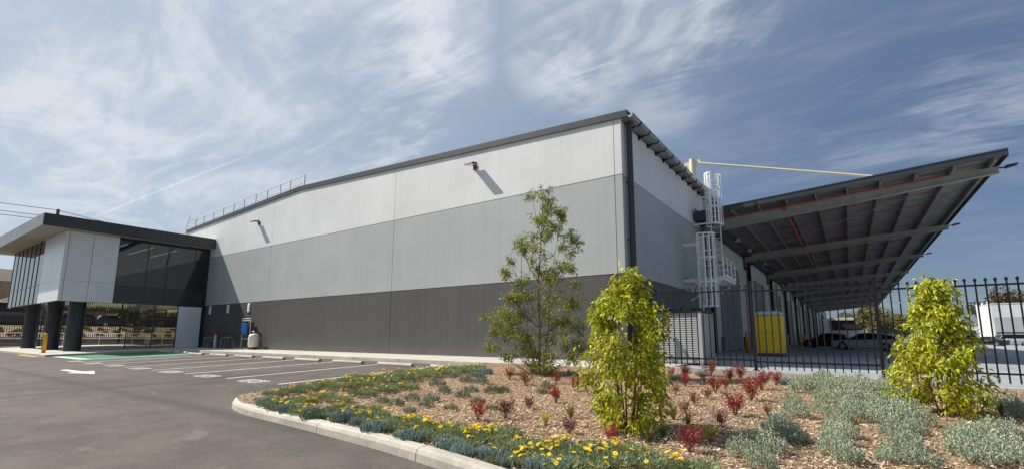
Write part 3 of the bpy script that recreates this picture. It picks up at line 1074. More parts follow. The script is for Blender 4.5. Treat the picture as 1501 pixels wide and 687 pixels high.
q = MB()                                           # ribbed deck
nr = 2 * int((CY1 - CY0) / 0.30)
vs_, fs_ = [], []
for i in range(nr + 1):
    y = CY0 + (CY1 - CY0) * i / nr
    dz = (0.0, 0.05)[i % 2]
    for x_ in (CX0, CX1):
        vs_ += [(x_, y, zr(x_) - 0.03 + dz * 0.6)]
for i in range(nr):
    fs_.append((2 * i, 2 * i + 1, 2 * i + 3, 2 * i + 2))
q.add(vs_, fs_)
cpart(q, 'roof_deck', M['roof_under'])
q = MB()
for y0, y1, lo, hi in ((CY0 - 0.09, CY0 - 0.02, -0.20, 0.10), (CY0 - 0.11, CY0 - 0.09, 0.04, 0.10)):
    q.hexa([(CX0, y0, zr(CX0) + lo), (CX1, y0, zr(CX1) + lo), (CX1, y1, zr(CX1) + lo), (CX0, y1, zr(CX0) + lo), (CX0, y0, zr(CX0) + hi), (CX1, y0, zr(CX1) + hi), (CX1, y1, zr(CX1) + hi), (CX0, y1, zr(CX0) + hi)])
cpart(q, 'front_fascia', M['charcoal'])
q = MB().box(CX1 + 0.003, CX1 + 0.05, CY0 - 0.09, CY1, zr(CX1) - 0.22, zr(CX1) + 0.10)
cpart(q, 'edge_fascia', M['charcoal'])
q = MB().box(DX + 0.13, DX + 0.75, CY0 - 0.4, CY1, 7.35, 7.80)
q.box(DX + 0.13, DX + 0.16, CY0 - 0.42, CY1, 7.8, 8.05)
cpart(q, 'box_gutter', M['charcoal'])
PURX = [5.62 - 1.30 * i for i in range(10)]
for x_ in PURX:
    q = MB()
    z = zr(x_) - 0.045
    for a, b, lo, hi in ((x_, x_ + 0.02, -0.27, 0.0), (x_ + 0.02, x_ + 0.10, -0.27, -0.25), (x_ + 0.02, x_ + 0.10, -0.02, 0.0)):
        q.box(a, b, CY0 + 0.02, CY1, z + lo, z + hi)
    cpart(q, 'purlin', M['galv_dull'])
for i in range(9):
    y = 28.75 + 13.3 * i
    q = MB()
    for w0, lo, hi in ((0.12, None, 0.03), (0.010, 0, 1), (0.12, 0.0, None)):
        pass
    xa, xb = DX + 0.2, CX1 - 0.05
    ta, tb = zr(xa) - 0.325, zr(xb) - 0.325
    da_, db_ = 0.62, 0.26
    for y0, y1, l0, h0, l1, h1 in ((-0.14, 0.14, -0.03, 0, -0.03, 0), (-0.012, 0.012, -da_, -0.03, -db_, -0.03), (-0.14, 0.14, -da_ - 0.03, -da_, -db_ - 0.03, -db_)):
        q.hexa([(xa, y + y0, ta + l0), (xb, y + y0, tb + l1), (xb, y + y1, tb + l1), (xa, y + y1, ta + l0), (xa, y + y0, ta + h0), (xb, y + y0, tb + h1), (xb, y + y1, tb + h1), (xa, y + y1, ta + h0)])
    for x_ in PURX:                                # stiffeners and purlin cleats
        z = zr(x_) - 0.32
        q.box(x_ - 0.014, x_ - 0.003, y - 0.06, y + 0.06, z, z + 0.26)
    cpart(q, 'rafter', M['steel_grey'])
    q = MB()
    q.box(DX + 0.13, DX + 0.20, y - 0.2, y + 0.2, 6.3, 7.7)
    q.hexa([(DX + .2, y - .03, 6.35), (DX + 1.3, y - .03, 7.05), (DX + 1.3, y + .03, 7.05), (DX + .2, y + .03, 6.35), (DX + .2, y - .03, 6.5), (DX + 1.3, y - .03, 7.15), (DX + 1.3, y + .03, 7.15), (DX + .2, y + .03, 6.5)])
    cpart(q, 'knee_bracket', M['charcoal'])
# cross bracing rods
q = MB()
for i in range(8):
    y = 28.75 + 13.3 * i
    q.tube((5.4, y, zr(5.4) - 0.34), (-5.9, y + 13.3, zr(-5.9) - 0.34), 0.012, n=4)
cpart(q, 'bracing_rod', M['galv'])
# sprinkler pipes
q = MB()
zp = lambda x_: zr(x_) - 0.33
for i in range(40):
    y = 28.5 + 2.9 * i
    q.tube((DX + 0.6, y, zp(DX + .6) + 0.02), (4.0, y, zp(4.0) + 0.02), 0.024 if i else 0.035, n=6)
cpart(q, 'sprinkler_branch', M['red_pipe'])
q = MB().tube((-2.35, CY0 + 0.75, zr(-2.35) - 0.42), (-2.35, 118, zr(-2.35) - 0.42), 0.065, n=8)
q.tube((-2.35, 28.45, zr(-2.35) - 0.42), (-2.35, 28.45, zr(-2.35) - 0.16), 0.045, n=6)
cpart(q, 'sprinkler_main', M['red_pipe'])
# lights and small fittings under the deck
for i, y in enumerate((30.0, 34.5, 39.0, 47.0)):
    q = MB().lathe([(0.02, 0.22), (0.12, 0.2), (0.16, 0.06), (0.17, 0.0)], (-5.7, y, zr(-5.7) - 0.62), 12)
    cpart(q, 'high_bay_lamp', M['plastic_grey'])
for i in range(3):
    y = 28.75 + 13.3 * i
    e = empty('canopy_floodlight', (CX1 + 0.05, y, zr(CX1) - 0.38), ('black floodlight on the outer tip of the front rafter', 'black floodlight on the outer tip of the second rafter', 'black floodlight on the outer tip of the third rafter')[i], 'floodlight', 'floodlights on the rafter tips')
    MB().bar((-0.1, 0, 0), (0.12, 0, 0), 0.05, 0.05).build('bracket', M['black'], e)
    MB().hexa([(0.1, -0.16, -0.05), (0.50, -0.16, 0.03), (0.50, 0.16, 0.03), (0.1, 0.16, -0.05), (0.12, -0.13, 0.06), (0.48, -0.13, 0.10), (0.48, 0.13, 0.10), (0.12, 0.13, 0.06)]).build('lamp_head', M['black'], e, bevel=0.01)
# mast and tie rod
for i in range(1):
    y = 28.2
    e = empty('canopy_mast', (DX - 0.12, y, 9.4), 'cream steel mast with a long tie tube holding up the canopy', 'mast')
    MB().tube((0, 0, -0.4), (0, 0, 1.95), 0.17, n=14).build('mast_tube', M['cream_paint'], e, smooth=False)
    MB().box(0.1, 0.45, -0.015, 0.015, 1.45, 1.85).build('gusset_plate', M['cream_paint'], e)
    MB().box(-0.45, -0.1, -0.015, 0.015, 1.4, 1.8).build('gusset_plate', M['cream_paint'], e)
    MB().tube((0.35, 0, 1.66), (8.8, 0, -0.89), 0.062, n=10).build('tie_tube', M['cream_paint'], e)
    MB().tube((-0.35, 0, 1.62), (-3.0, 0, 0.3), 0.06, n=10).build('back_stay', M['cream_paint'], e)

# ================================================================== CAGED LADDER
LY = 28.6
ld = empty('caged_ladder', (DX, 27.0, 0), 'galvanised two flight caged ladder with a landing on the dock wall', 'ladder')


def turned(q, xo, yc):
    """quarter turn about the ladder's axis: the cage then bulges toward -Y"""
    q.v = [(xo + (y - (yc - 27)), yc - 27 - (x_ - xo), z) for x_, y, z in q.v]
    return q


def flight(yc, z0, z1, cz0, cz1, xo, straps, turn=False):
    """rungs along Y, stiles at yc +- 0.24, cage bulging to +X"""
    fin = (lambda q_: turned(q_, xo, yc)) if turn else (lambda q_: q_)
    for s_ in (-1, 1):
        fin(MB().box(xo - 0.04, xo + 0.06, yc + s_ * 0.24 - 0.02 - 27, yc + s_ * 0.24 + 0.02 - 27, z0, z1)).build('stile', M['galv'], ld)
    q = MB()
    z = z0 + 0.2
    while z < min(z1 - 0.2, 9.7):
        fin(MB().tube((xo, yc - 0.24 - 27, z), (xo, yc + 0.24 - 27, z), 0.016, n=6)).build('rung', M['galv'], ld)
        z += 0.30
    for s_ in range(9):
        t = math.pi * (s_ / 8) - math.pi / 2
        cx, cy = xo + 0.08 + 0.74 * math.cos(t), yc + 0.42 * math.sin(t) - 27
        fin(MB().bar((cx, cy, cz0), (cx, cy, cz1), 0.075, 0.014, upv=(math.cos(t), math.sin(t), 0))).build('cage_strap', M['galv'], ld)
    for z in np.linspace(cz0 + 0.03, cz1 - 0.03, straps):
        q = MB()
        for s_ in range(12):
            t0, t1 = math.pi * (s_ / 12) - math.pi / 2, math.pi * ((s_ + 1) / 12) - math.pi / 2
            a = (xo + 0.08 + 0.75 * math.cos(t0), yc + 0.43 * math.sin(t0) - 27, z)
            b = (xo + 0.08 + 0.75 * math.cos(t1), yc + 0.43 * math.sin(t1) - 27, z)
            q.bar(a, b, 0.014, 0.075)
        for s_ in (-1, 1):
            q.bar((xo - 0.02, yc + s_ * 0.25 - 27, z), (xo + 0.08, yc + s_ * 0.43 - 27, z), 0.012, 0.07)
        fin(q).build('cage_hoop', M['galv'], ld)


flight(27.2, 3.95, 9.85, 6.9, 9.8, 1.18, 4, True)
flight(24.9, 0.2, 6.0, 2.4, 6.1, 0.75, 4)
LZ, LA, LB, LW = 3.93, -1.55, 1.45, 1.78           # landing level, its two ends, its outer edge
q = MB()
for i in range(13):
    y = LA + 0.05 + i * 0.23
    q.box(0.12, LW, y, y + 0.04, LZ - 0.05, LZ - .01)
for x_ in (0.10, LW - .05):
    q.box(x_, x_ + 0.05, LA, LB + 0.05, LZ - .16, LZ)
for y in (LA, LB):
    q.box(0.15, LW - .05, y, y + 0.05, LZ - .16, LZ)
tag(q.build('landing', M['galv'], ld), None, None, None, 'stuff')
for x_, y in ((LW, LA + .05), (LW, -.55), (LW, .45), (LW, LB), (1.0, LB), (0.2, LB)):
    MB().box(x_ - 0.025, x_ + 0.025, y - 0.025, y + 0.025, LZ, LZ + 1.08).build('rail_post', M['galv'], ld)
for z in (LZ + .38, LZ + .72, LZ + 1.06):
    q = MB().tube((LW, LA, z), (LW, LB, z), 0.022, n=6)
    q.tube((LW, LB, z), (0.12, LB, z), 0.022, n=6)
    q.build('hand_rail', M['galv'], ld)
MB().box(LW + .03, LW + .04, LA, LB, LZ, LZ + .13).build('toe_board', M['galv'], ld)
for y in (LA + .1, LB - .1):
    MB().bar((0.02, y, LZ - 1.2), (LW - .1, y, LZ - .17), 0.06, 0.08).build('landing_brace', M['galv'], ld)
for z in (1.9, 3.7, 5.55):
    for y in (24.66, 25.14):
        MB().box(0.0, 0.72, y - 27 - .014, y - 27 + .014, z, z + 0.09).build('wall_stay', M['galv'], ld)
for z in (5.6, 7.1, 8.6):
    for y in (27.21,):
        MB().box(0.0, 0.94, y - 27 - .014, y - 27 + .014, z, z + 0.09).build('wall_stay', M['galv'], ld)

# ================================================================== AIR CONDITIONER, TOILET, BOLLARDS
ac = empty('cooling_unit', (-5.15, 17.95, zf(-5)), 'large grey louvred cooling unit behind the fence near the corner', 'cooling unit')
hw, hd, hh = 1.02, 0.90, 1.80
MB().box(-hw + .06, hw - .06, -hd + .06, hd - .06, 0.1, hh - 0.06).build('casing', M['ac_louvre'], ac)
for sx in (-1, 1):
    for sy in (-1, 1):
        MB().box(sx * (hw - 0.05) - 0.05, sx * (hw - 0.05) + 0.05, sy * (hd - 0.05) - 0.05, sy * (hd - 0.05) + 0.05, 0.0, hh).build('corner_post', M['ac'], ac)
q = MB()
q.box(-hw - .01, hw + .01, -hd - .01, hd + .01, 0.06, 0.16)
q.build('base_frame', M['ac'], ac)
q = MB()
q.box(-hw - .02, hw + .02, -hd - .02, hd + .02, hh + .002, hh + 0.06)
q.lathe([(0.42, 0.0), (0.42, 0.10), (0.36, 0.10)], (-0.45, 0, hh + 0.06), 18)
q.lathe([(0.42, 0.0), (0.42, 0.10), (0.36, 0.10)], (0.47, 0, hh + 0.06), 18)
q.build('top_cover', M['black'], ac)
for k_ in range(21):
    z = 0.20 + k_ * 0.076
    q = MB()
    for s_ in (-1, 1):
        y = s_ * (hd - 0.06)
        q.hexa([(-hw + .1, min(y, y + s_ * .022), z + (.0 if s_ < 0 else .055)), (hw - .1, min(y, y + s_ * .022), z + (.0 if s_ < 0 else .055)), (hw - .1, max(y, y + s_ * .022), z + (.055 if s_ < 0 else 0)), (-hw + .1, max(y, y + s_ * .022), z + (.055 if s_ < 0 else 0)),
                (-hw + .1, min(y, y + s_ * .022), z + (.014 if s_ < 0 else .069)), (hw - .1, min(y, y + s_ * .022), z + (.014 if s_ < 0 else .069)), (hw - .1, max(y, y + s_ * .022), z + (.069 if s_ < 0 else .014)), (-hw + .1, max(y, y + s_ * .022), z + (.069 if s_ < 0 else .014))])
        x_ = s_ * (hw - 0.06)
        q.box(min(x_, x_ + s_ * .05), max(x_, x_ + s_ * .03), -hd + .1, hd - .1, z, z + 0.060)
    q.build('louvre', M['ac_louvre'], ac)

tl = empty('portable_toilet', (-3.42, 28.5, zf(-3.4)), 'bright yellow portable toilet with a grey roof behind the fence', 'portable toilet')
w2, d2 = 0.60, 0.62
MB().box(-w2, w2, -d2, d2, 0.0, 0.16).build('base_skid', M['charcoal'], tl, bevel=0.015)
MB().box(-w2 + .03, w2 - .03, -d2 + .03, d2 - .03, 0.162, 2.12).build('cabin', M['toilet'], tl, bevel=0.02)
for sx in (-1, 1):
    for sy in (-1, 1):
        MB().box(sx * (w2 - 0.035) - 0.04, sx * (w2 - 0.035) + 0.04, sy * (d2 - 0.035) - 0.04, sy * (d2 - 0.035) + 0.04, 0.164, 2.13).build('corner_post', M['toilet'], tl, bevel=0.012)
q = MB()
for z0, z1 in ((0.26, 1.12), (1.22, 2.04)):
    for x0, x1 in ((-0.46, 0.46),):
        q.box(x0, x1, -d2 + 0.002, -d2 + 0.028, z0, z1)
q.build('front_panel', M['toilet'], tl, bevel=0.01)
q = MB()
for z0, z1 in ((0.26, 1.12), (1.22, 2.04)):
    for k_ in range(4):
        y = -0.44 + k_ * 0.235
        q.box(w2 - 0.028, w2 - 0.004, y, y + 0.17, z0, z1)
q.build('side_rib', M['toilet'], tl, bevel=0.008)
q = MB()
vs_ = []
for z, s_ in ((2.135, 1.03), (2.20, 1.03), (2.30, 0.86), (2.34, 0.6)):
    vs_ += [(-w2 * s_, -d2 * s_, z), (w2 * s_, -d2 * s_, z), (w2 * s_, d2 * s_, z), (-w2 * s_, d2 * s_, z)]
q.add(vs_, [(3, 2, 1, 0)] + [(4 * j + i, 4 * j + (i + 1) % 4, 4 * j + 4 + (i + 1) % 4, 4 * j + 4 + i) for j in range(3) for i in range(4)] + [(12, 13, 14, 15)])
q.build('roof', M['plastic_grey'], tl)
MB().tube((0.35, 0.4, 2.2), (0.35, 0.4, 2.5), 0.05, n=8).build('vent_pipe', M['plastic_grey'], tl)

bol_me = MB().lathe([(0.085, 0), (0.085, 1.2), (0.06, 1.25), (0.0, 1.255)], n=14)
bolq = []
by_ = [(-5.1, 31.9), (-4.9, 38.9), (-4.9, 45.6), (-4.9, 52.3), (-4.9, 59.2), (-4.9, 66.0), (-4.9, 72.8)]
bl = ['orange steel bollard at the dock wall right behind the cooling unit', 'orange bollard at the dock wall just right of the yellow toilet', 'third orange bollard along the dock wall from the ladder', 'fourth orange bollard along the dock wall from the ladder', 'fifth orange bollard along the dock wall', 'sixth orange bollard along the dock wall', 'farthest orange bollard along the dock wall']
post_me = MB().lathe([(0.12, 0), (0.12, 1.22), (0.085, 1.28), (0.01, 1.285)], n=16).mesh('steel_post', M['orange'], True)
foot_me = MB().box(-0.2, 0.2, -0.2, 0.2, 0.0, 0.02).mesh('base_plate', M['charcoal'])
for (x_, y), lab in zip(by_, bl):
    e = empty('bollard', (x_, y, zf(x_) + 0.003), lab, 'bollard', 'orange bollards along the dock wall')
    place(post_me, 'steel_post', e)
    place(foot_me, 'base_plate', e)
e = empty('bollard', (-42.0, 7.75, fz[0]), 'amber steel bollard in front of the middle office column', 'bollard')
place(MB().lathe([(0.10, 0), (0.10, 1.2), (0.07, 1.25), (0.01, 1.255)], n=16).mesh('steel_post', M['amber'], True), 'steel_post', e)
place(foot_me, 'base_plate', e)

# wheel stops
q = MB()
q.add([(s_ * 0.95, y, z) for s_ in (-1, 1) for y, z in ((-0.085, 0), (-0.085, 0.055), (-0.05, 0.105), (0.05, 0.105), (0.085, 0.055), (0.085, 0))],
      [(0, 1, 2, 3, 4, 5), (11, 10, 9, 8, 7, 6)] + [(i, i + 6, i + 7, i + 1) for i in range(5)] + [(5, 11, 6, 0)])
ws_me = q.mesh('wheel_stop', M['kerb'])
names = ['long pale concrete wheel stop nearest the garden bed', 'second concrete wheel stop from the garden bed', 'third concrete wheel stop from the garden bed', 'fourth concrete wheel stop from the garden bed', 'fifth concrete wheel stop from the garden bed',
         'sixth concrete wheel stop from the garden bed', 'seventh concrete wheel stop from the garden bed', 'concrete wheel stop beside the green bay']
for i in range(8):
    cx = (BAY[i] + (BAY[i - 1] if i else -9.32)) / 2 - 0.35
    o = place(ws_me, 'wheel_stop', None, bevel=0.012, loc=(cx, 12.15 + random.uniform(-.03, .03), asph(cx, 12.15) + 0.004), rot=(0, 0, R(random.uniform(-.8, .8))))
    tag(o, names[i], 'wheel stop', 'concrete wheel stops')
for x_, lab in ((-34.0, 'pale wheel stop at the end of the green bay'), (-36.4, 'second pale wheel stop at the end of the green bay')):
    o = place(ws_me, 'wheel_stop', None, bevel=0.012, loc=(x_, 12.5, asph(x_, 12.5) + 0.010))
    tag(o, lab, 'wheel stop', 'concrete wheel stops')

# ================================================================== FRONT FENCE
def picket_mesh(h):
    q = MB().box(-0.0125, 0.0125, -0.0125, 0.0125, 0.0, h - 0.085)
    for s_ in (-1, 1):                             # pressed spear head
        pass
    z0, z1, z2, z3 = h - 0.085, h - 0.045, h - 0.03, h
    vs_ = []
    for z, wx, wy in ((z0, 0.0125, 0.0125), (z1, 0.028, 0.014), (z2, 0.026, 0.012), (z3, 0.003, 0.003)):
        vs_ += [(-wx, -wy, z), (wx, -wy, z), (wx, wy, z), (-wx, wy, z)]
    q.add(vs_, [(4 * j + i, 4 * j + (i + 1) % 4, 4 * j + 4 + (i + 1) % 4, 4 * j + 4 + i) for j in range(3) for i in range(4)] + [(12, 13, 14, 15)])
    return q.mesh('picket', M['black'])


FY = 13.35
fence = empty('picket_fence', (0, FY, 0), 'black steel picket fence with spear tops between garden and yard', 'fence')
TOPZ = [2.10, 2.06, 1.965, 1.885, 1.80]            # top rail of each panel
pk = picket_mesh(2.10)
for i, x_ in enumerate(POSTX):
    q = MB().box(x_ - 0.034, x_ + 0.034, FY - 0.034 - FY, FY + 0.034 - FY, PZ[i] - 0.03, PZ[i] + 2.21)
    q.box(x_ - 0.038, x_ + 0.038, -0.038, 0.038, PZ[i] + 2.212, PZ[i] + 2.23)
    q.box(x_ - 0.075, x_ + 0.075, -0.06, 0.06, PZ[i] - 0.02, PZ[i] + 0.0)
    q.build('post', M['black'], fence)
for i in range(len(POSTX) - 1):
    a, b, z = POSTX[i] + 0.036, POSTX[i + 1] - 0.036, TOPZ[i]
    for zz_ in (z, z - 1.76):
        MB().box(a, b, -0.019, 0.019, zz_ - 0.019, zz_ + 0.019).build('rail', M['black'], fence)
    n = 16
    for j in range(n):
        x_ = a + (b - a) * (j + 0.5) / n
        place(pk, 'picket', fence, loc=(x_, 0, z + 0.155 - 2.10), rot=(random.gauss(0, .003), random.gauss(0, .003), 0))
# return panel to the corner of the warehouse
ra, rb = Vector((POSTX[0], FY)), Vector((-6.35, 16.55))
dv = (rb - ra)
q = MB().box(rb.x - 0.034, rb.x + 0.034, rb.y - FY - .034, rb.y - FY + .034, 0, 2.34)
q.build('post', M['black'], fence)
u = dv.normalized()
for zz_ in (2.12, 0.36):
    MB().bar((ra.x + u.x * .04, u.y * .04, zz_), (rb.x - u.x * .04, rb.y - FY - u.y * .04, zz_), 0.038, 0.038).build('rail', M['black'], fence)
for j in range(23):
    p = ra + dv * ((j + 0.5) / 23)
    place(pk, 'picket', fence, loc=(p.x, p.y - FY, 0.175), rot=(0, 0, math.atan2(dv.y, dv.x)))

# ================================================================== OFFICE
OX, OY, OL, OZ0, OZ1 = -42.2, 8.07, -58.2, 3.17, 7.84
of = empty('office_block', (-50, 12, 0), 'raised office box of white panels and dark glass on dark columns', 'office')
OO = (50, -12, 0)


def opart(q, name, mat, **kw):
    return q.build(name, mat, of, loc=OO, **kw)


gg = 0.012
# side face: X = OX
for (y0, y1) in ((OY, 8.27), (8.27, 9.53), (9.53, 10.95)):
    for (z0, z1) in ((OZ0, 4.52), (4.52, OZ1)):
        opart(MB().box(OX - 0.06, OX, y0 + (gg if y0 > OY else 0), y1 - gg, z0 + (gg if z0 > OZ0 else 0), z1), 'cladding_panel', M['office_white'])
opart(MB().box(OX - 0.16, OX - 0.07, OY + 0.08, 10.95, OZ0, OZ1), 'panel_backing', M['joint'])
GYS = [10.95, 12.72, 14.0, 15.86, 16.62]
for y0, y1 in zip(GYS[:-1], GYS[1:]):
    opart(MB().box(OX - 0.05, OX - 0.035, y0 + 0.025, y1 - 0.025, 4.45, OZ1 - .1), 'window_pane', M['glass_dark'])
    opart(MB().box(OX - 0.06, OX - 0.03, y0 + 0.006, y1 - 0.006, OZ0, 4.41), 'spandrel_panel', M['dark_spandrel'])
for y in GYS:
    opart(MB().box(OX - 0.10, OX - 0.012, y - 0.024, y + 0.024, 4.42, OZ1), 'mullion', M['mullion'])
opart(MB().box(OX - 0.10, OX - 0.015, 10.98, 16.6, 4.41, 4.45), 'transom', M['mullion'])
opart(MB().box(OX - 0.10, OX - 0.014, 10.98, 16.6, OZ1 - 0.12, OZ1 - .02), 'transom', M['mullion'])
opart(MB().box(OX - 0.30, OX - 0.02, 16.645, GY - 0.01, OZ0 - 3.17, OZ1), 'corner_recess', M['mullion'])
# front face: Y = OY
for (x0, x1) in ((-44.9, OX - 0.06), (-47.7, -44.9)):
    for (z0, z1) in ((OZ0, 4.52), (4.52, OZ1)):
        opart(MB().box(x0 + gg, x1 - (gg if x1 < OX - 1 else 0.002), OY, OY + 0.06, z0 + (gg if z0 > OZ0 else 0), z1), 'cladding_panel', M['office_white'])
opart(MB().box(-47.7, OX - 0.16, OY + 0.07, OY + 0.14, OZ0, OZ1), 'panel_backing', M['joint'])
GX = [-47.7, -49.2, -50.6, -52.1, -53.6, -55.1, -56.6, OL]
for x1, x0 in zip(GX[:-1], GX[1:]):
    for z0, z1 in ((OZ0 + .04, 4.5), (4.54, OZ1)):
        opart(MB().box(x0 + 0.03, x1 - 0.03, OY + 0.03, OY + 0.045, z0, z1), 'window_pane', M['glass_mirror'])
for x_ in GX:
    opart(MB().box(x_ - 0.03, x_ + 0.03, OY + 0.0, OY + 0.07, OZ0, OZ1), 'mullion', M['mullion'])
opart(MB().box(OL, -47.74, OY + 0.01, OY + 0.06, 4.5, 4.54), 'transom', M['mullion'])
opart(MB().box(OL, -47.74, OY + 0.005, OY + 0.065, OZ0, OZ0 + 0.04), 'transom', M['mullion'])
# floor, soffit and inside
opart(MB().box(OL, OX - 0.17, OY + 0.15, GY - 0.02, OZ0 + 0.01, OZ0 + 0.16), 'floor_slab', M['inside_floor'])
opart(MB().box(OL, OX - 0.165, OY + 0.15, GY - 0.02, OZ0 - 0.03, OZ0 + 0.006), 'soffit_lining', M['soffit_gloss'])
opart(MB().box(OL, OX - 0.17, GY - 0.16, GY - 0.03, OZ0 + 0.17, OZ1), 'back_wall', M['inside'])
opart(MB().box(-50.0, -49.8, OY + 1.6, GY - 0.3, OZ0 + 0.17, OZ1), 'partition', M['inside'])
opart(MB().box(OL, OX - 0.17, OY + 0.16, GY - 0.17, OZ1 - 0.25, OZ1 - 0.2), 'ceiling_lining', M['inside'])
for y in (11.6, 13.2, 14.8):
    opart(MB().box(-48.6, -43.2, y, y + 0.10, OZ1 - 0.29, OZ1 - 0.252), 'ceiling_lamp', M['lamp'])
for (x0, y0) in ((-44.5, 12.0), (-46.5, 14.2)):
    q = MB().box(x0, x0 + 1.5, y0, y0 + 0.7, OZ0 + 0.86, OZ0 + 0.9)
    for a in (0.05, 1.4):
        q.box(x0 + a, x0 + a + 0.05, y0 + .05, y0 + 0.65, OZ0 + .17, OZ0 + 0.86)
    opart(q, 'desk', M['soffit'])
opart(MB().box(OL, OL + 0.12, OY + 0.16, GY - 0.2, OZ0, OZ1), 'end_wall', M['office_white'])
# flat roof with deep fascia
RX0, RX1, RY0 = -60.2, -41.3, 6.72
rz0, rz1 = 7.845, 8.62
q = MB()
q.hexa([(RX0, RY0 + .03, rz0 + .02), (RX1 - .03, RY0 + .03, rz0 + .02), (RX1 - .03, GY - 0.03, rz0 + .02), (RX0, GY - .03, rz0 + .02), (RX0, RY0 + .03, rz1 + .18), (RX1 - .03, RY0 + .03, rz1 - .06), (RX1 - .03, GY - .03, rz1 - .06), (RX0, GY - .03, rz1 + .18)])
opart(q, 'roof', M['soffit'])
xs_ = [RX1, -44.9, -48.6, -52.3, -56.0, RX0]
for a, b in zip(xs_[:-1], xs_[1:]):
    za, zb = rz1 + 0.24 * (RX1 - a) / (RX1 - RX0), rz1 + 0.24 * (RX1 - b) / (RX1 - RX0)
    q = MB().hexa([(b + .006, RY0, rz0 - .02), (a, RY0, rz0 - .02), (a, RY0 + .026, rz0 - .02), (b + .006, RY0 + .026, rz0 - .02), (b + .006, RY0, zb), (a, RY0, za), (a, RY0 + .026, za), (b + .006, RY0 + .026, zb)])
    opart(q, 'fascia_panel', M['fascia_sunlit'])
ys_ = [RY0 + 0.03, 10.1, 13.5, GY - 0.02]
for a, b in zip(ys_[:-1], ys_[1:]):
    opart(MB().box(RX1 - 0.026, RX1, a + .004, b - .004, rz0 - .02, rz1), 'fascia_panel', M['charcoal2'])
# columns
for x_, y in ((-43.2, 9.35), (-48.2, 9.2), (-56.0, 9.35)):
    q = MB().lathe([(0.46, -0.3), (0.46, OZ0 - 0.035)], (x_, y, 0), 28)
    opart(q, 'column', M['column'], smooth=False)
# lobby under the box
opart(MB().box(OX - 0.12, OX - 0.02, 15.05, 15.84, 0.006, OZ0 - 0.035), 'lobby_panel', M['office_white'])
opart(MB().box(OX - 0.12, OX - 0.02, 15.85, 16.635, 0.006, OZ0 - 0.035), 'lobby_panel', M['office_white'])
for y0, y1 in ((11.95, 13.5), (13.5, 15.03)):
    opart(MB().box(OX - 0.10, OX - 0.085, y0 + 0.03, y1 - 0.03, 0.05, OZ0 - 0.05), 'lobby_glass', M['glass_clear'])
for y in (11.95, 13.5, 15.02):
    opart(MB().box(OX - 0.13, OX - 0.05, y - 0.025, y + 0.025, 0.0, OZ0 - 0.035), 'mullion', M['mullion'])

# ================================================================== PLUMBING BY THE WALL
wf = empty('water_filter', (-34.5, GY - 0.35, 0), 'twin blue water filters in a pipe frame on the dark wall', 'water filter')
MB().box(-0.75, 0.85, -0.45, 0.25, 0.004, 0.09).build('base_slab', M['concrete'], wf, bevel=0.02)
for dx in (-0.15, 0.15):
    MB().lathe([(0.08, 0.95), (0.12, 1.0), (0.135, 1.1), (0.135, 1.68), (0.11, 1.74), (0.07, 1.76)], (dx, -0.1, 0.05), 18).build('filter_housing', M['blue_tank'], wf, smooth=False)
    MB().lathe([(0.10, 1.76), (0.11, 1.86), (0.04, 1.89)], (dx, -0.1, 0.05), 14).build('filter_cap', M['black'], wf)
q = MB().path([(-0.55, 0, 0.1), (-0.55, 0, 2.1), (0.55, 0, 2.1), (0.55, 0, 0.1)], 0.03, 8)
q.path([(-0.55, 0, 1.95), (0.55, 0, 1.95)], 0.03, 8)
q.path([(-0.55, 0, 0.7), (0.55, 0, 0.7)], 0.03, 8)
q.build('pipe_frame', M['cream_paint'], wf)
MB().box(0.1, 0.5, 0.1, 0.25, 0.9, 1.85).build('control_box', M['charcoal'], wf, bevel=0.02)
pt = empty('pressure_tank', (-32.95, GY - 0.55, 0.0), 'cream pressure tank beside the blue water filters', 'pressure tank')
MB().lathe([(0.27, 0.0), (0.27, 0.12), (0.24, 0.14)], (0, 0, 0.003), 20).build('tank_foot', M['charcoal'], pt)
MB().lathe([(0.24, 0.14), (0.31, 0.20), (0.33, 0.28), (0.33, 0.82), (0.30, 0.94), (0.22, 1.02), (0.08, 1.06), (0.02, 1.065)], (0, 0, 0.003), 24).build('tank_shell', M['cream_tank'], pt, smooth=True)
MB().box(0.02, 0.19, -0.345, -0.325, 0.60, 0.76).build('tank_plate', M['plastic_grey'], pt)
MB().path([(0.0, 0.0, 1.05), (0, 0, 1.2), (-0.7, 0.2, 1.2)], 0.03, 8).build('pipe', M['cream_paint'], pt)


def backflow(x_, lab):
    e = empty('backflow_pipe', (x_, GY - 0.5, 0), lab, 'water pipe', 'backflow pipe loops by the wall')
    MB().path([(-0.85, 0, 0), (-0.85, 0, 0.78), (0.85, 0, 0.78)], 0.035, 8).build('pipe', M['pipe'], e)
    MB().path([(-0.6, 0.12, 0), (-0.6, 0.12, 0.56), (0.85, 0.12, 0.56), (0.85, 0.12, 0.0)], 0.03, 8).build('pipe', M['pipe'], e)
    for a in (-0.2, 0.25):
        MB().box(a - .09, a + .09, -0.07, 0.07, 0.70, 0.86).build('valve_body', M['pipe'], e, bevel=0.02)


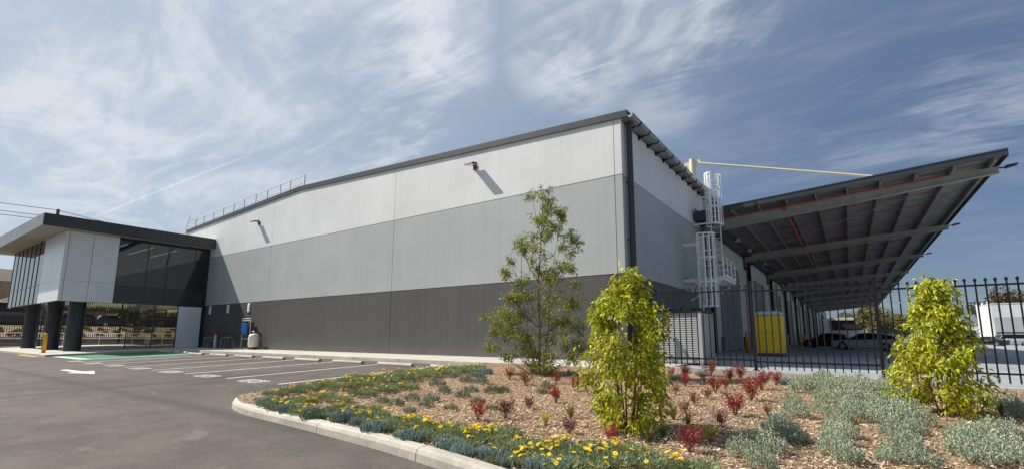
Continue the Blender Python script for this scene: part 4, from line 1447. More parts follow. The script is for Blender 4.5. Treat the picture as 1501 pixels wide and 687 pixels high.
backflow(-39.6, 'thin pipe loop by the wall left of the red valve wheel')
backflow(-36.9, 'thin pipe loop by the wall right of the red valve wheel')
e = empty('valve_stand', (-38.45, GY - 0.6, 0), 'grey standpipe topped by a dark red valve wheel', 'valve')
MB().tube((0, 0, 0.003), (0, 0, 1.1), 0.10, n=14).build('stand_pipe', M['plastic_grey'], e)
MB().box(-0.25, 0.25, -0.1, 0.1, 1.0, 1.12).build('valve_body', M['valve_red'], e, bevel=0.02)
q = MB()
for i in range(14):
    a, b = 2 * math.pi * i / 14, 2 * math.pi * (i + 1) / 14
    q.tube((0.42 * math.cos(a), 0.3 * math.sin(a), 1.2), (0.42 * math.cos(b), 0.3 * math.sin(b), 1.2), 0.03, n=6)
q.tube((-0.42, 0, 1.2), (0.42, 0, 1.2), 0.022, n=6).tube((0, -0.3, 1.2), (0, 0.3, 1.2), 0.022, n=6).tube((0, 0, 1.1), (0, 0, 1.22), 0.04, n=8)
q.build('hand_wheel', M['valve_red'], e)


# ================================================================== VEHICLES
def vehicle(name, loc, rz, paint, L, Wd, Hh, style, label, cat, group=None):
    """nose toward -X; length L, width Wd, height Hh"""
    e = empty(name, loc, label, cat, group, rz)
    w = Wd / 2
    clr, wr = 0.19, (0.35 if style != 'van' else 0.33)
    # stations along the body: t, bottom, belt (shoulder) height, half width
    bl_ = {'cross': [(0.0, .30, .56, .74), (.02, .22, .70, .88), (.10, .19, .84, .97), (.28, .17, .92, 1.0), (.45, .17, .93, 1.0), (.75, .18, .97, 1.0), (.93, .22, 1.0, .97), (.985, .30, .90, .90), (1.0, .38, .70, .82)],
           'suv': [(0.0, .34, .62, .74), (.02, .26, .80, .88), (.10, .22, .98, .97), (.26, .20, 1.06, 1.0), (.45, .20, 1.08, 1.0), (.75, .20, 1.12, 1.0), (.93, .24, 1.14, .97), (.985, .30, 1.05, .90), (1.0, .38, .80, .82)],
           'sedan': [(0.0, .32, .55, .74), (.03, .22, .70, .9), (.15, .18, .84, .98), (.30, .18, .92, 1.0), (.6, .18, .95, 1.0), (.85, .2, .96, .98), (.97, .26, .92, .90), (1.0, .36, .70, .82)],
           'van': [(0.0, .34, .75, .82), (.03, .24, 1.0, .93), (.14, .2, 1.18, .99), (.4, .2, 1.2, 1.0), (.8, .2, 1.2, 1.0), (.98, .24, 1.18, .98), (1.0, .3, 1.1, .95)]}[style]
    cb = {'cross': [(.25, .0, .90), (.43, .95, .78), (.53, 1.0, .74), (.70, .95, .73), (.90, .62, .74), (.985, .0, .86)],
          'suv': [(.24, .0, .90), (.40, .93, .80), (.50, 1.0, .77), (.74, .98, .76), (.88, .90, .76), (.975, .0, .86)],
          'sedan': [(.27, 0, .88), (.42, .95, .74), (.55, 1.0, .72), (.68, .96, .72), (.88, .0, .84)],
          'van': [(.12, 0, .93), (.27, .93, .88), (.34, 1.0, .88), (.9, 1.0, .88), (.985, .93, .88), (.995, 0, .95)]}[style]
    q = MB()
    rows = []
    for t, zb, zt_, hwid in bl_:
        x_ = -L / 2 + t * L
        ww = w * hwid
        rows.append([(x_, -ww * .90, zb), (x_, -ww, zb + .12), (x_, -ww, zb + (zt_ - zb) * .62), (x_, -ww * .94, zt_ - .03), (x_, -ww * .84, zt_), (x_, ww * .84, zt_), (x_, ww * .94, zt_ - .03), (x_, ww, zb + (zt_ - zb) * .62), (x_, ww, zb + .12), (x_, ww * .90, zb)])
    n = len(rows[0])
    q.add([p for r in rows for p in r], [(j * n + i, j * n + (i + 1) % n, (j + 1) * n + (i + 1) % n, (j + 1) * n + i) for j in range(len(rows) - 1) for i in range(n)] + [tuple(range(n - 1, -1, -1)), tuple((len(rows) - 1) * n + i for i in range(n))])
    o = q.build('body', paint, e, smooth=False)
    sb = o.modifiers.new('bevel', 'BEVEL')
    sb.width, sb.segments = 0.025, 2
    # cabin: glass all round, painted roof and pillars

    def belt(t):
        for (t0, _, z0, _w), (t1, _, z1, _w1) in zip(bl_[:-1], bl_[1:]):
            if t0 <= t <= t1:
                return z0 + (z1 - z0) * (t - t0) / (t1 - t0)
        return bl_[-1][2]
    rows = []
    for t, hfr, tw in cb:
        x_ = -L / 2 + t * L
        b_ = belt(t) - 0.03
        z = b_ + (Hh - b_) * hfr
        lw = w * .93
        uw = lw + (w * tw - lw) * (1 if hfr > 0 else 0)
        rows.append([(x_, -lw, b_), (x_, -uw, z - .04 if hfr else b_ + .001), (x_, -uw * .9, z if hfr else b_ + .002), (x_, uw * .9, z if hfr else b_ + .002), (x_, uw, z - .04 if hfr else b_ + .001), (x_, lw, b_)])
    n = 6
    side, roof = MB(), MB()
    for j in range(len(rows) - 1):
        for i in range(5):
            tgt = roof if (i in (1, 2, 3) and 0 < j < len(rows) - 2) else side
            if i in (1, 2, 3) and 0 < j < len(rows) - 2:
                tgt.add([rows[j][i], rows[j][i + 1], rows[j + 1][i + 1], rows[j + 1][i]], [(0, 1, 2, 3)])
            else:
                tgt.add([rows[j][i], rows[j][i + 1], rows[j + 1][i + 1], rows[j + 1][i]], [(0, 1, 2, 3)])
    side.build('windows', M['car_glass'], e)
    roof.build('roof', paint, e)
    for s_ in (-1, 1):
        for j in ([0, 2, 4] if style in ('suv', 'cross') else [0, 2, 3]):
            a, b = rows[j], rows[j + 1]
            ii = (0, 1) if s_ < 0 else (5, 4)
            q = MB()
            if j == 0:
                q.bar(a[ii[0]], b[ii[1]], 0.06, 0.05)
            else:
                q.bar(b[ii[0]] if j < 4 else a[ii[0]], b[ii[1]] if j < 4 else a[ii[1]], 0.06, 0.05)
            q.build('pillar', paint, e)
        y = s_ * (w * 0.99)
        xm = -L / 2 + L * .33
        MB().box(xm - .07, xm + .07, min(y, y + s_ * .18), max(y, y + s_ * .18), 1.02 if style != 'sedan' else .9, 1.17 if style != 'sedan' else 1.03).build('mirror', paint, e, bevel=0.03)
        for xh in (.50, .68):
            xx = -L / 2 + L * xh
            MB().box(xx - .09, xx + .09, min(y, y + s_ * .03), max(y, y + s_ * .03), .86, .90).build('door_handle', paint, e)
        q = MB()
        x0_ = -L / 2
        q.box(x0_ + .02 * L, x0_ + .075 * L, min(s_ * w * .55, s_ * w * .96), max(s_ * w * .55, s_ * w * .96), .66 if style != 'sedan' else .58, .80 if style != 'sedan' else .68)
        q.build('headlight', M['lamp_glass'], e, bevel=0.02)
        q = MB().box(L / 2 - .05 * L, L / 2 + .004, min(s_ * w * .6, s_ * w * .955), max(s_ * w * .6, s_ * w * .955), .80, .96)
        q.build('tail_light', M['lamp_red'], e, bevel=0.02)
    MB().box(-L / 2 - .01, -L / 2 + .05, -w * .45, w * .45, .38, .60).build('grille', M['black'], e, bevel=0.01)
    MB().box(-L / 2 + .06, L / 2 - .06, -w * .86, w * .86, .16, .30).build('sill', M['black'], e)
    tyre = MB().lathe([(wr * .62, -.10), (wr * .9, -.105), (wr, -.075), (wr, .075), (wr * .9, .105), (wr * .62, .10)], n=24)
    tme_ = tyre.mesh('tyre', M['rubber'])
    q = MB()
    q.lathe([(wr * .2, -.115), (wr * .2, .03)], n=10)
    for i in range(5):
        a = 2 * math.pi * i / 5
        q.bar((0.05 * math.cos(a), 0.05 * math.sin(a), -.10), (wr * .64 * math.cos(a), wr * .64 * math.sin(a), -.09), .07, .03, upv=(0, 0, 1))
    q.lathe([(wr * .60, -.09), (wr * .66, -.10), (wr * .66, .05), (wr * .60, .05)], n=20)
    rme_ = q.mesh('rim', M['rim'])
    ame_ = MB().lathe([(wr * 1.13, -.02), (wr * 1.13, .22)], n=22).mesh('wheel_arch', M['black'])
    for s_ in (-1, 1):
        for t in (.19, .80):
            x_ = -L / 2 + t * L
            wl_ = place(tme_, 'wheel', e, loc=(x_, s_ * (w - .10), wr), rot=(R(90) if s_ < 0 else R(-90), 0, 0))
            wl_.rotation_euler = (R(-90), 0, 0) if s_ > 0 else (R(90), 0, 0)
            wl_.rotation_euler = (R(90), 0, 0) if s_ > 0 else (R(-90), 0, 0)
            place(rme_, 'rim', wl_)
            place(ame_, 'wheel_arch', e, loc=(x_, s_ * (w - .03) - s_ * 0.02, wr + .02), rot=(R(90) if s_ > 0 else R(-90), 0, 0))
    return e


def gp(px, py, z):
    d = fw * FPX + rt * (px - PX) + up * (PY - py)
    p = CAM + d * ((z - EYE) / d[2])
    return float(p[0]), float(p[1])


def on_x(px, X):
    """world Y of the photo column px on the line X (at eye level)"""
    d = fw * FPX + rt * (px - PX) + up * (PY - 490)
    return float(d[1] * X / d[0])


def on_y(px, Y):
    d = fw * FPX + rt * (px - PX) + up * (PY - 491)
    return float(d[0] * Y / d[1])


vehicle('parked_suv', (1.05, 50.5, zf(1.05)), R(-12), M['silver_car'], 4.8, 1.88, 1.47, 'cross', 'silver suv parked side on under the canopy behind the fence', 'car')
vehicle('parked_car', (-1.75, 56.5, zf(-1.75)), R(-12), M['dark_car'], 4.6, 1.82, 1.45, 'sedan', 'black car parked just left of the silver suv', 'car')
vehicle('white_van', (22.3, 117.0, -0.33), R(20), M['white_car'], 4.8, 1.9, 1.95, 'van', 'small white van parked against the grey warehouse across the yard', 'van')
vehicle('parked_pickup', (18.4, 110.0, -0.33), R(-30), M['dark_car'], 5.0, 1.9, 1.5, 'sedan', 'dark car parked left of the small white van', 'car')

# ================================================================== RIGHT BACKGROUND
fb = empty('grey_warehouse', (30, 130, -0.8), 'banded grey warehouse across the yard at the right edge', 'warehouse')
fx0 = 23.2
for z0, z1, mt in ((0, 2.9, 'panel_dark'), (2.9, 5.7, 'panel_mid'), (5.7, 8.2, 'panel_light')):
    for i in range(5):
        MB().box(fx0 - 30 + 9 * i, fx0 - 30 + 9 * i + 8.97, 0, 0.3, z0 + 0.003, z1).build('wall_panel', M[mt], fb)
    MB().box(fx0 - 30 - 0.3, fx0 - 30 - 0.003, 0.0, 12, z0 + 0.003, z1).build('wall_panel', M['panel_light'], fb)
MB().box(fx0 - 30 - .35, fx0 - 30 + 45, -0.05, 12.1, 8.21, 8.45).build('parapet', M['portal'], fb)
for y in (0.6, 5.6, 10.8):
    MB().box(fx0 - 30 - .55, fx0 - 30 - .31, y, y + .6, 0, 8.9).build('pilaster', M['white_paint'], fb)

wb = empty('white_depot', (18.2, 156, -0.8), 'low white building with a dark hipped roof across the yard', 'building')
MB().box(0, 6.8, 0, 10, 0, 4.4).build('wall', M['white_paint'], wb)
MB().add([(-2.5, -1.4, 4.42), (5.0, -1.4, 4.42), (5.0, 11, 4.42), (-2.5, 11, 4.42), (-.5, 3, 6.4), (3, 3, 6.4), (3, 7, 6.4), (-.5, 7, 6.4)], [(0, 1, 5, 4), (1, 2, 6, 5), (2, 3, 7, 6), (3, 0, 4, 7), (4, 5, 6, 7), (3, 2, 1, 0)]).build('roof', M['charcoal2'], wb)
for x0 in (1.2, 4.2):
    w_ = MB().box(x0, x0 + 2.1, -0.06, -0.004, 1.2, 3.6).build('window', M['white_paint'], wb)
    for a in range(2):
        for b in range(2):
            MB().box(x0 + .1 + a * 1.0, x0 + 1.0 + a * 1.0, -0.09, -0.062, 1.3 + b * 1.15, 2.35 + b * 1.15).build('pane', M['car_glass'], w_)

td = empty('white_shed', (0, 170, -0.5), 'white building with a dark awning seen past the silver suv', 'building')
sx0, sx1 = -6.2, 3.4
MB().box(sx0, sx1, 0, 14, -0.3, 7.0).build('wall', M['white_paint'], td)
MB().box(sx0 + 1.7, sx1 - 0.3, -2.2, -0.01, 3.6, 6.3).build('awning', M['rubber'], td, bevel=0.3)
MB().box(sx0 + 1.4, sx1 + 0.1, -2.6, -0.01, 6.4, 7.2).build('awning_roof', M['portal'], td)
MB().box(sx0 + 3.0, sx0 + 5.2, -0.06, -0.005, 1.6, 2.5).build('blue_sign', M['blue_tank'], td)


def leaf_soup(P, D, L, Wd, rng, droop=0.25):
    """folded leaves at points P along unit directions D: four triangles each"""
    n = len(P)
    D = D / np.linalg.norm(D, axis=1)[:, None]
    r = rng.normal(size=(n, 3))
    sd = np.cross(D, r)
    sd /= np.linalg.norm(sd, axis=1)[:, None]
    nn = np.cross(sd, D)
    L = np.broadcast_to(L, (n,))[:, None]
    Wd = np.broadcast_to(Wd, (n,))[:, None]
    dn = np.array([0, 0, -1.0])
    mid = P + D * L * 0.5
    V = np.stack([P, mid + sd * Wd * .5 + nn * Wd * .18, mid - sd * Wd * .5 + nn * Wd * .18, P + D * L + dn * L * droop], 1).reshape(-1, 3)
    b = np.arange(n)[:, None] * 4
    F = np.concatenate([b + np.array([[0, 1, 3]]), b + np.array([[0, 3, 2]])], 0)
    return V, F


def sph(n, rng):
    v = rng.normal(size=(n, 3))
    return v / np.linalg.norm(v, axis=1)[:, None]


def far_tree(name, loc, Hh, Rr, mat, label, seed, group='trees beyond the yard', nleaf=1500, ls=0.5):
    rng = np.random.default_rng(seed)
    e = empty(name, loc, label, 'tree', group)
    q = MB().tube((0, 0, -0.3), (0.1, 0, Hh * .45), Hh * .03, Hh * .018, n=8)
    tips = []
    for i in range(7):
        a = rng.uniform(0, 6.28)
        p = Vector((0.1, 0, Hh * rng.uniform(.25, .45)))
        t = Vector((Rr * .55 * math.cos(a), Rr * .55 * math.sin(a), Hh * rng.uniform(.55, .85)))
        q.tube(p, t, Hh * .012, Hh * .005, n=5)
        tips.append(t)
    q.build('trunk', M['bark'], e)
    P, D = [], []
    nc = 34
    for i in range(nc):
        u_ = sph(1, rng)[0] * rng.uniform(.45, 1) ** .5
        c = np.array([u_[0] * Rr * .85, u_[1] * Rr * .85, Hh * .60 + u_[2] * Hh * .34])
        cr = Rr * rng.uniform(.18, .34)
        s_ = sph(nleaf // nc, rng)
        P.append(c + s_ * cr * rng.uniform(.3, 1, (len(s_), 1)) ** .5)
        D.append(s_ + np.array([0, 0, -.3]))
    V, F = leaf_soup(np.concatenate(P), np.concatenate(D), ls, ls * .5, rng)
    tag(place(soup('crown', V, F, mat), 'crown', e), None, None, None, 'stuff')
    return e


far_tree('gum_tree', (6.5, 155, -0.6), 9.6, 5.2, M['gum_leaf'], 'olive brown tree behind the silver suv beside the canopy edge', 3, nleaf=6000, ls=.6)
far_tree('gum_tree', (11.0, 185, -0.6), 8.6, 4.6, M['gum_leaf'], 'smaller olive tree between the canopy edge and the yellow green shrub', 4, nleaf=5000, ls=.6)
far_tree('gum_tree', (-0.5, 195, -0.6), 9.5, 4.6, M['gum_leaf'], 'dull olive tree just above the white building past the suv', 5, nleaf=5000, ls=.6)
for i, (x_, y, h, r_, lab) in enumerate([(31.5, 142, 13.6, 6.0, 'russet tree rising left behind the grey banded warehouse'), (43, 144, 14.6, 6.8, 'russet tree rising behind the grey warehouse at the right edge')]):
    far_tree('russet_tree', (x_, y + 25, -0.8), h, r_, M['russet_leaf'], lab, 20 + i, nleaf=7000, ls=.65)

# ================================================================== LEFT BACKGROUND
VX = -62.5
lf = empty('boundary_fence', (VX, 0, 0), 'tall black picket fence along the street behind the office', 'fence')
q = MB()
ya, yb = -14.0, 34.0
n = int((yb - ya) / 0.16)
for i in range(n):
    y = ya + 0.16 * i
    q.box(-0.02, 0.02, y - .022, y + .022, 0.2, 2.75)
tag(q.build('picket', M['black'], lf), None, None, None, 'stuff')
for z in (0.38, 2.45):
    MB().box(-0.03, 0.03, ya, yb, z - .025, z + .025).build('rail', M['black'], lf)
y = ya + 1.1
while y < yb:
    MB().box(-0.05, 0.05, y - .05, y + .05, -0.3, 2.95).build('post', M['black'], lf)
    y += 3.0
hr = empty('hand_rail', (VX + 0.9, 0, 0), 'pale low handrail in front of the boundary fence', 'handrail')
for z in (0.62, 1.12):
    MB().tube((0, 4, z), (0, 30, z), 0.03, n=6).build('rail', M['galv'], hr)
for i in range(10):
    MB().tube((0, 4.5 + 2.7 * i, -0.1), (0, 4.5 + 2.7 * i, 1.12), 0.028, n=6).build('rail_post', M['galv'], hr)
rw = empty('retaining_wall', (VX - 0.8, 0, 0), 'low grey concrete block retaining wall under the street bank', 'retaining wall')
for j in range(2):
    y = -14.0 + 0.6 * j
    while y < 34:
        MB().box(-0.25, 0.0, y + .01, y + 1.99, -0.3 + 0.5 * j, 0.19 + 0.5 * j - .01).build('block', M['retain'], rw)
        y += 2.0
MB().box(-0.30, 0.03, -14, 34, 0.685, 0.75).build('capping', M['concrete'], rw)
mb = MB()
P = [(-60.0, -0.24), (VX - 0.7, -0.1)]
mb.add([(-60.9, -45, -0.25), (-60.9, 45, -0.06), (VX - .75, 45, -0.05), (VX - .75, -45, -0.22)], [(0, 1, 2, 3)])
struct(mb.build('side_path', M['concrete']))
mb = MB()
prof = [(VX - 1.02, 0.70), (VX - 3, 1.05), (VX - 5.5, 1.55), (VX - 7.2, 1.85)]
ysb = np.linspace(-60, 70, 60)
vs = [(x_, y, z + 0.05 * math.sin(y * 1.7 + x_)) for y in ysb for x_, z in prof]
mb.add(vs, [(j * 4 + i, (j + 1) * 4 + i, (j + 1) * 4 + i + 1, j * 4 + i + 1) for j in range(59) for i in range(3)])
struct(mb.build('planted_bank', M['soil']))
MB_ = MB()
MB_.add([(VX - 7.2, -60, 1.86), (VX - 7.2, 70, 1.86), (VX - 10.0, 70, 1.95), (VX - 10.0, -60, 1.95)], [(0, 1, 2, 3)])
struct(MB_.build('grass_verge', M['grass']))
MB_ = MB().add([(VX - 10.0, -80, 1.85), (VX - 10.0, 90, 1.85), (VX - 20.0, 90, 1.85), (VX - 20.0, -80, 1.85)], [(0, 1, 2, 3)])
struct(MB_.build('street', M['asphalt']))
MB_ = MB().add([(VX - 20.0, -200, 1.9), (VX - 20.0, 200, 1.9), (-600, 200, 2.2), (-600, -200, 2.2)], [(0, 1, 2, 3)])
struct(MB_.build('far_lawn', M['grass']))

vehicle('parked_hatchback', (-74.0, on_x(168, -74.0), 1.86), R(90), M['navy_car'], 4.2, 1.75, 1.5, 'suv', 'navy hatchback on the street seen under the office right of the columns', 'car', None).rotation_euler = (0, 0, R(-90))
vehicle('parked_ute', (-75.5, on_x(118, -75.5), 1.86), R(-90), M['dark_car'], 4.8, 1.8, 1.7, 'suv', 'black car on the street half hidden by the office columns', 'car')
vehicle('parked_van', (-76.0, on_x(12, -76.0), 1.86), R(-90), M['dark_car'], 4.9, 1.8, 1.5, 'van', 'dark van on the street at the left edge', 'van')
vehicle('parked_van', (-76.5, on_x(238, -76.5), 1.86), R(-90), M['dark_car'], 4.9, 1.8, 1.7, 'van', 'dark van on the street seen through the lobby glass', 'van')
vehicle('white_truck', (-82.0, on_x(2, -82.0), 1.9), R(-90), M['white_car'], 6.0, 2.1, 2.9, 'van', 'white van roof behind the dark van at the left edge', 'van')


def house(name, loc, rz, Wd, Dp, Hh, Rh, wall, roof, label, windows=3):
    e = empty(name, loc, label, 'house', None, rz)
    MB().box(-Wd / 2, Wd / 2, -Dp / 2, Dp / 2, -0.5, Hh).build('wall', wall, e)
    a, b, o_ = Wd / 2 + .5, Dp / 2 + .5, min(Wd, Dp) / 2
    q = MB().add([(-a, -b, Hh + .004), (a, -b, Hh + .004), (a, b, Hh + .004), (-a, b, Hh + .004), (-a + o_, 0, Hh + Rh), (a - o_, 0, Hh + Rh)], [(0, 1, 5, 4), (1, 2, 5), (2, 3, 4, 5), (3, 0, 4), (3, 2, 1, 0)])
    q.build('roof', roof, e)
    for i in range(windows):
        x_ = -Wd / 2 + Wd * (i + .5) / windows
        f = MB().box(x_ - .9, x_ + .9, -Dp / 2 - .06, -Dp / 2 - .003, 0.9, 2.2).build('window', M['white_paint'], e)
        for k_ in (-1, 1):
            MB().box(x_ + k_ * .42 - .36, x_ + k_ * .42 + .36, -Dp / 2 - .09, -Dp / 2 - .062, 1.0, 2.1).build('pane', M['car_glass'], f)
    MB().box(-Wd / 2 - .5, Wd / 2 + .5, -Dp / 2 - .62, -Dp / 2 - .52, Hh - .15, Hh + .05).build('gutter', M['white_paint'], e)
    return e


house('brick_house', (-100, on_x(150, -100), 2.0), R(90), 22, 9, 2.9, 2.6, M['brick'], M['tile'], 'orange brick house with a pale tiled roof behind the navy hatchback', 5)
house('brick_house', (-104, on_x(255, -104), 2.0), R(90), 18, 9, 2.9, 2.6, M['beige_wall'], M['tile'], 'pale house with tiled roof seen through the lobby glass', 4)
hh_ = house('tall_house', (-112, on_x(3, -112), 4.5), R(90), 11, 9, 4.9, 2.2, M['tan_brick'], M['tile_dark'], 'tan brick house with dark roof at the left edge', 2)
house('brick_house', (-98, on_x(38, -98), 2.0), R(90), 9, 8, 2.8, 2.2, M['beige_wall'], M['tile_dark'], 'beige house half hidden behind the leftmost column', 2)
for i, (p_, X, h, r_, lab) in enumerate([(30, -88, 4.5, 1.8, 'dark green bushy tree left of the leftmost column'), (61, -86, 4.2, 1.9, 'dark green tree seen between the two left columns'), (186, -72, 3.4, 1.2, 'thin leafy tree at the left end of the lobby glass'), (215, -84, 5.5, 2.5, 'dark tree seen through the left lobby glass'), (276, -90, 6.0, 3.0, 'dark tree seen through the right lobby glass')]):
    far_tree('street_tree', (X, on_x(p_, X), 1.9), h, r_, M['hedge_leaf'], lab, 40 + i, 'trees along the street', 900, 0.35)
# shrubs dotted on the bank
rng = np.random.default_rng(5)
vp = []
for k_ in range(2):
    s_ = sph(90, rng)
    s_[:, 2] = abs(s_[:, 2])
    Vv, Ff = leaf_soup(s_ * 0.22 * rng.uniform(.3, 1, (90, 1)), s_ + np.array([0, 0, .3]), 0.22, 0.09, rng)
    vp.append(soup('bank_leaves', Vv, Ff, M['hedge_leaf' if k_ else 'tuss_leaf']))
cnt = 0
for row, (dx, z) in enumerate(((-2.0, 0.88), (-3.6, 1.17), (-5.2, 1.5))):
    for i in range(15):
        y = 5.0 + 1.55 * i + rng.uniform(-.4, .4) + row * .6
        x_ = VX + dx + rng.uniform(-.3, .3)
        o = place(vp[(i + row) % 2], 'bank_shrub', None, loc=(x_, y, z), rot=(0, 0, rng.uniform(0, 6)), scale=float(rng.uniform(.8, 1.5)))
        tag(o, 'small dark shrub in the %s row on the street bank, %s from the left' % (('lowest', 'middle', 'upper')[row], ORD[i].replace('nearest', 'first')), 'shrub', 'small shrubs on the street bank')

pl_ = empty('power_pole', (-80, on_x(58, -80), 1.9), 'weathered timber power pole rising behind the office roof', 'power pole')
ph = 14.6
MB().tube((0, 0, -0.5), (0, 0, ph), 0.20, 0.16, n=12).build('pole', M['timber_pole'], pl_)
MB().bar((-0.25, -1.1, ph - 1.5), (-0.25, 0.5, ph - 0.9), 0.12, 0.16).build('cross_arm', M['green_arm'], pl_)
MB().box(-0.34, -0.16, -1.5, -0.9, ph - 2.0, ph - 1.3).build('transformer_box', M['green_arm'], pl_, bevel=0.03)
for s_, dy, dz in ((1, 40, -2.2), (-1, -40, 1.0)):
    for j, (h0, h1) in enumerate(((ph - 0.1, 0), (ph - 1.0, -.9), (ph - 1.45, -1.35))):
        q = MB()
        pts = [(0, dy * t, h0 + dz * t - 3.2 * t * (1 - t)) for t in np.linspace(0, 1, 14)]
        q.path(pts, 0.035, 5)
        q.build('cable', M['wire'], pl_)

# ================================================================== PLANTS IN THE BED
def limb(q, pts, r0, r1, n=6):
    """tapered tube along points, jointed"""
    k_ = len(pts) - 1
    for i in range(k_):
        q.tube(pts[i], pts[i + 1], r0 + (r1 - r0) * i / k_, r0 + (r1 - r0) * (i + 1) / k_, n=n, cap=False)


def curve(a, b, bend, n=5, rng=None):
    a, b = np.array(a, float), np.array(b, float)
    off = np.array(bend, float)
    return [tuple(a + (b - a) * t + off * math.sin(math.pi * t)) for t in np.linspace(0, 1, n + 1)]


def eucalypt():
    rng = np.random.default_rng(21)
    bx, by = -6.66, 10.65
    bz = gz(bx, by)
    e = empty('slender_tree', (bx, by, bz), 'tall slender open crowned sapling in front of the warehouse wall', 'tree')
    sc = 1 / 57.0                                  # metres per photo pixel at the tree
    # clump centres as drawn by the crown: (dx px, height px, radius px)
    cl = [(10, 272, 13), (4, 255, 14), (17, 252, 13), (-8, 232, 15), (26, 236, 13), (16, 226, 13), (-28, 198, 15), (-20, 182, 13), (36, 236, 9), (40, 212, 14), (30, 205, 11), (6, 205, 13), (-34, 175, 10), (62, 192, 13), (48, 180, 13),
          (14, 180, 17), (-10, 160, 17), (30, 158, 16), (56, 150, 12), (-45, 150, 13), (-32, 140, 16), (8, 142, 20), (40, 130, 17), (-20, 118, 20), (18, 112, 22), (46, 104, 17), (-48, 112, 15), (-64, 92, 15), (-80, 74, 13), (-50, 82, 17),
          (-26, 88, 20), (4, 84, 24), (32, 78, 20), (54, 70, 13), (-72, 56, 12), (-44, 58, 16), (-16, 56, 22), (14, 52, 24), (40, 46, 18), (-30, 34, 18), (0, 28, 22), (26, 24, 20), (-12, 14, 16), (48, 26, 12), (14, 8, 14), (-60, 70, 16), (-86, 64, 12), (-70, 40, 14), (-52, 24, 14), (60, 48, 13), (-36, 108, 16), (-66, 88, 14), (52, 90, 14)]
    q = MB()
    main = [(0, 0, -0.1), (0.02, 0, 1.2), (-0.03, .02, 2.4), (0.08, 0, 3.6), (0.14, 0, 4.7)]
    limb(q, main, 0.034, 0.007, 8)
    stem2 = [(0.05, .05, -0.1), (0.22, .1, 1.1), (0.30, .1, 2.4), (0.52, .1, 3.5)]
    limb(q, stem2, 0.022, 0.005, 6)
    stem3 = [(-0.05, -.04, -0.1), (-0.25, -.15, 1.0), (-0.42, -.2, 2.2), (-0.5, -.1, 3.3)]
    limb(q, stem3, 0.02, 0.005, 6)
    P, D = [], []
    tr_ = [np.array(p) for p in main + stem2[1:] + stem3[1:]]
    for dx, hz, rr in cl:
        for rep in range(2):
            # picture plane offset goes along +X mostly; depth is free
            depth = rng.normal(0, 0.30)
            c = np.array([dx * sc * 1.02 + rng.normal(0, .05), depth, hz * sc + rng.normal(0, .06)])
            cand = [p for p in tr_ if p[2] < c[2] - 0.15] or [tr_[0]]
            s0 = min(cand, key=lambda p: np.linalg.norm(p - c) + 0.3 * (c[2] - p[2]))
            pts = curve(s0, c, (0, 0, -0.06), 4)
            limb(q, pts, 0.010, 0.003, 4)
            r_ = rr * sc * 0.95
            nl = int(36 + rr * 4.2)
            for tw in range(4):                    # twigs carrying leaves
                td_ = sph(1, rng)[0] * np.array([1, 1, .8]) + np.array([0, 0, .25])
                te = c + td_ * r_
                limb(q, [tuple(c), tuple(te)], 0.003, 0.0015, 3)
                m_ = max(3, nl // 3)
                t_ = rng.uniform(0.05, 1, (m_, 1))
                P.append(c + (te - c) * t_ + rng.normal(0, r_ * .22, (m_, 3)))
                D.append(td_[None] * .5 + rng.normal(0, .6, (m_, 3)) + np.array([0, 0, -.15]))
    q.build('trunk', M['bark'], e)
    P, D = np.concatenate(P), np.concatenate(D)
    V, F = leaf_soup(P, D, rng.uniform(.065, .12, len(P)), rng.uniform(.020, .034, len(P)), rng)
    tag(place(soup('crown', V, F, M['euc_leaf']), 'crown', e), None, None, None, 'stuff')


eucalypt()


def big_leaf_mesh(mat):
    q = MB()
    vs_ = [(0, 0, 0), (.26, .5, .08), (.26, -.5, .08), (.30, 0, 0), (.65, .42, .04), (.65, -.42, .04), (.68, 0, -.06), (1, 0, -.22)]
    q.add(vs_, [(0, 3, 1), (0, 2, 3), (1, 3, 6, 4), (3, 2, 5, 6), (4, 6, 7), (6, 5, 7)])
    return q.mesh('leaf', mat)


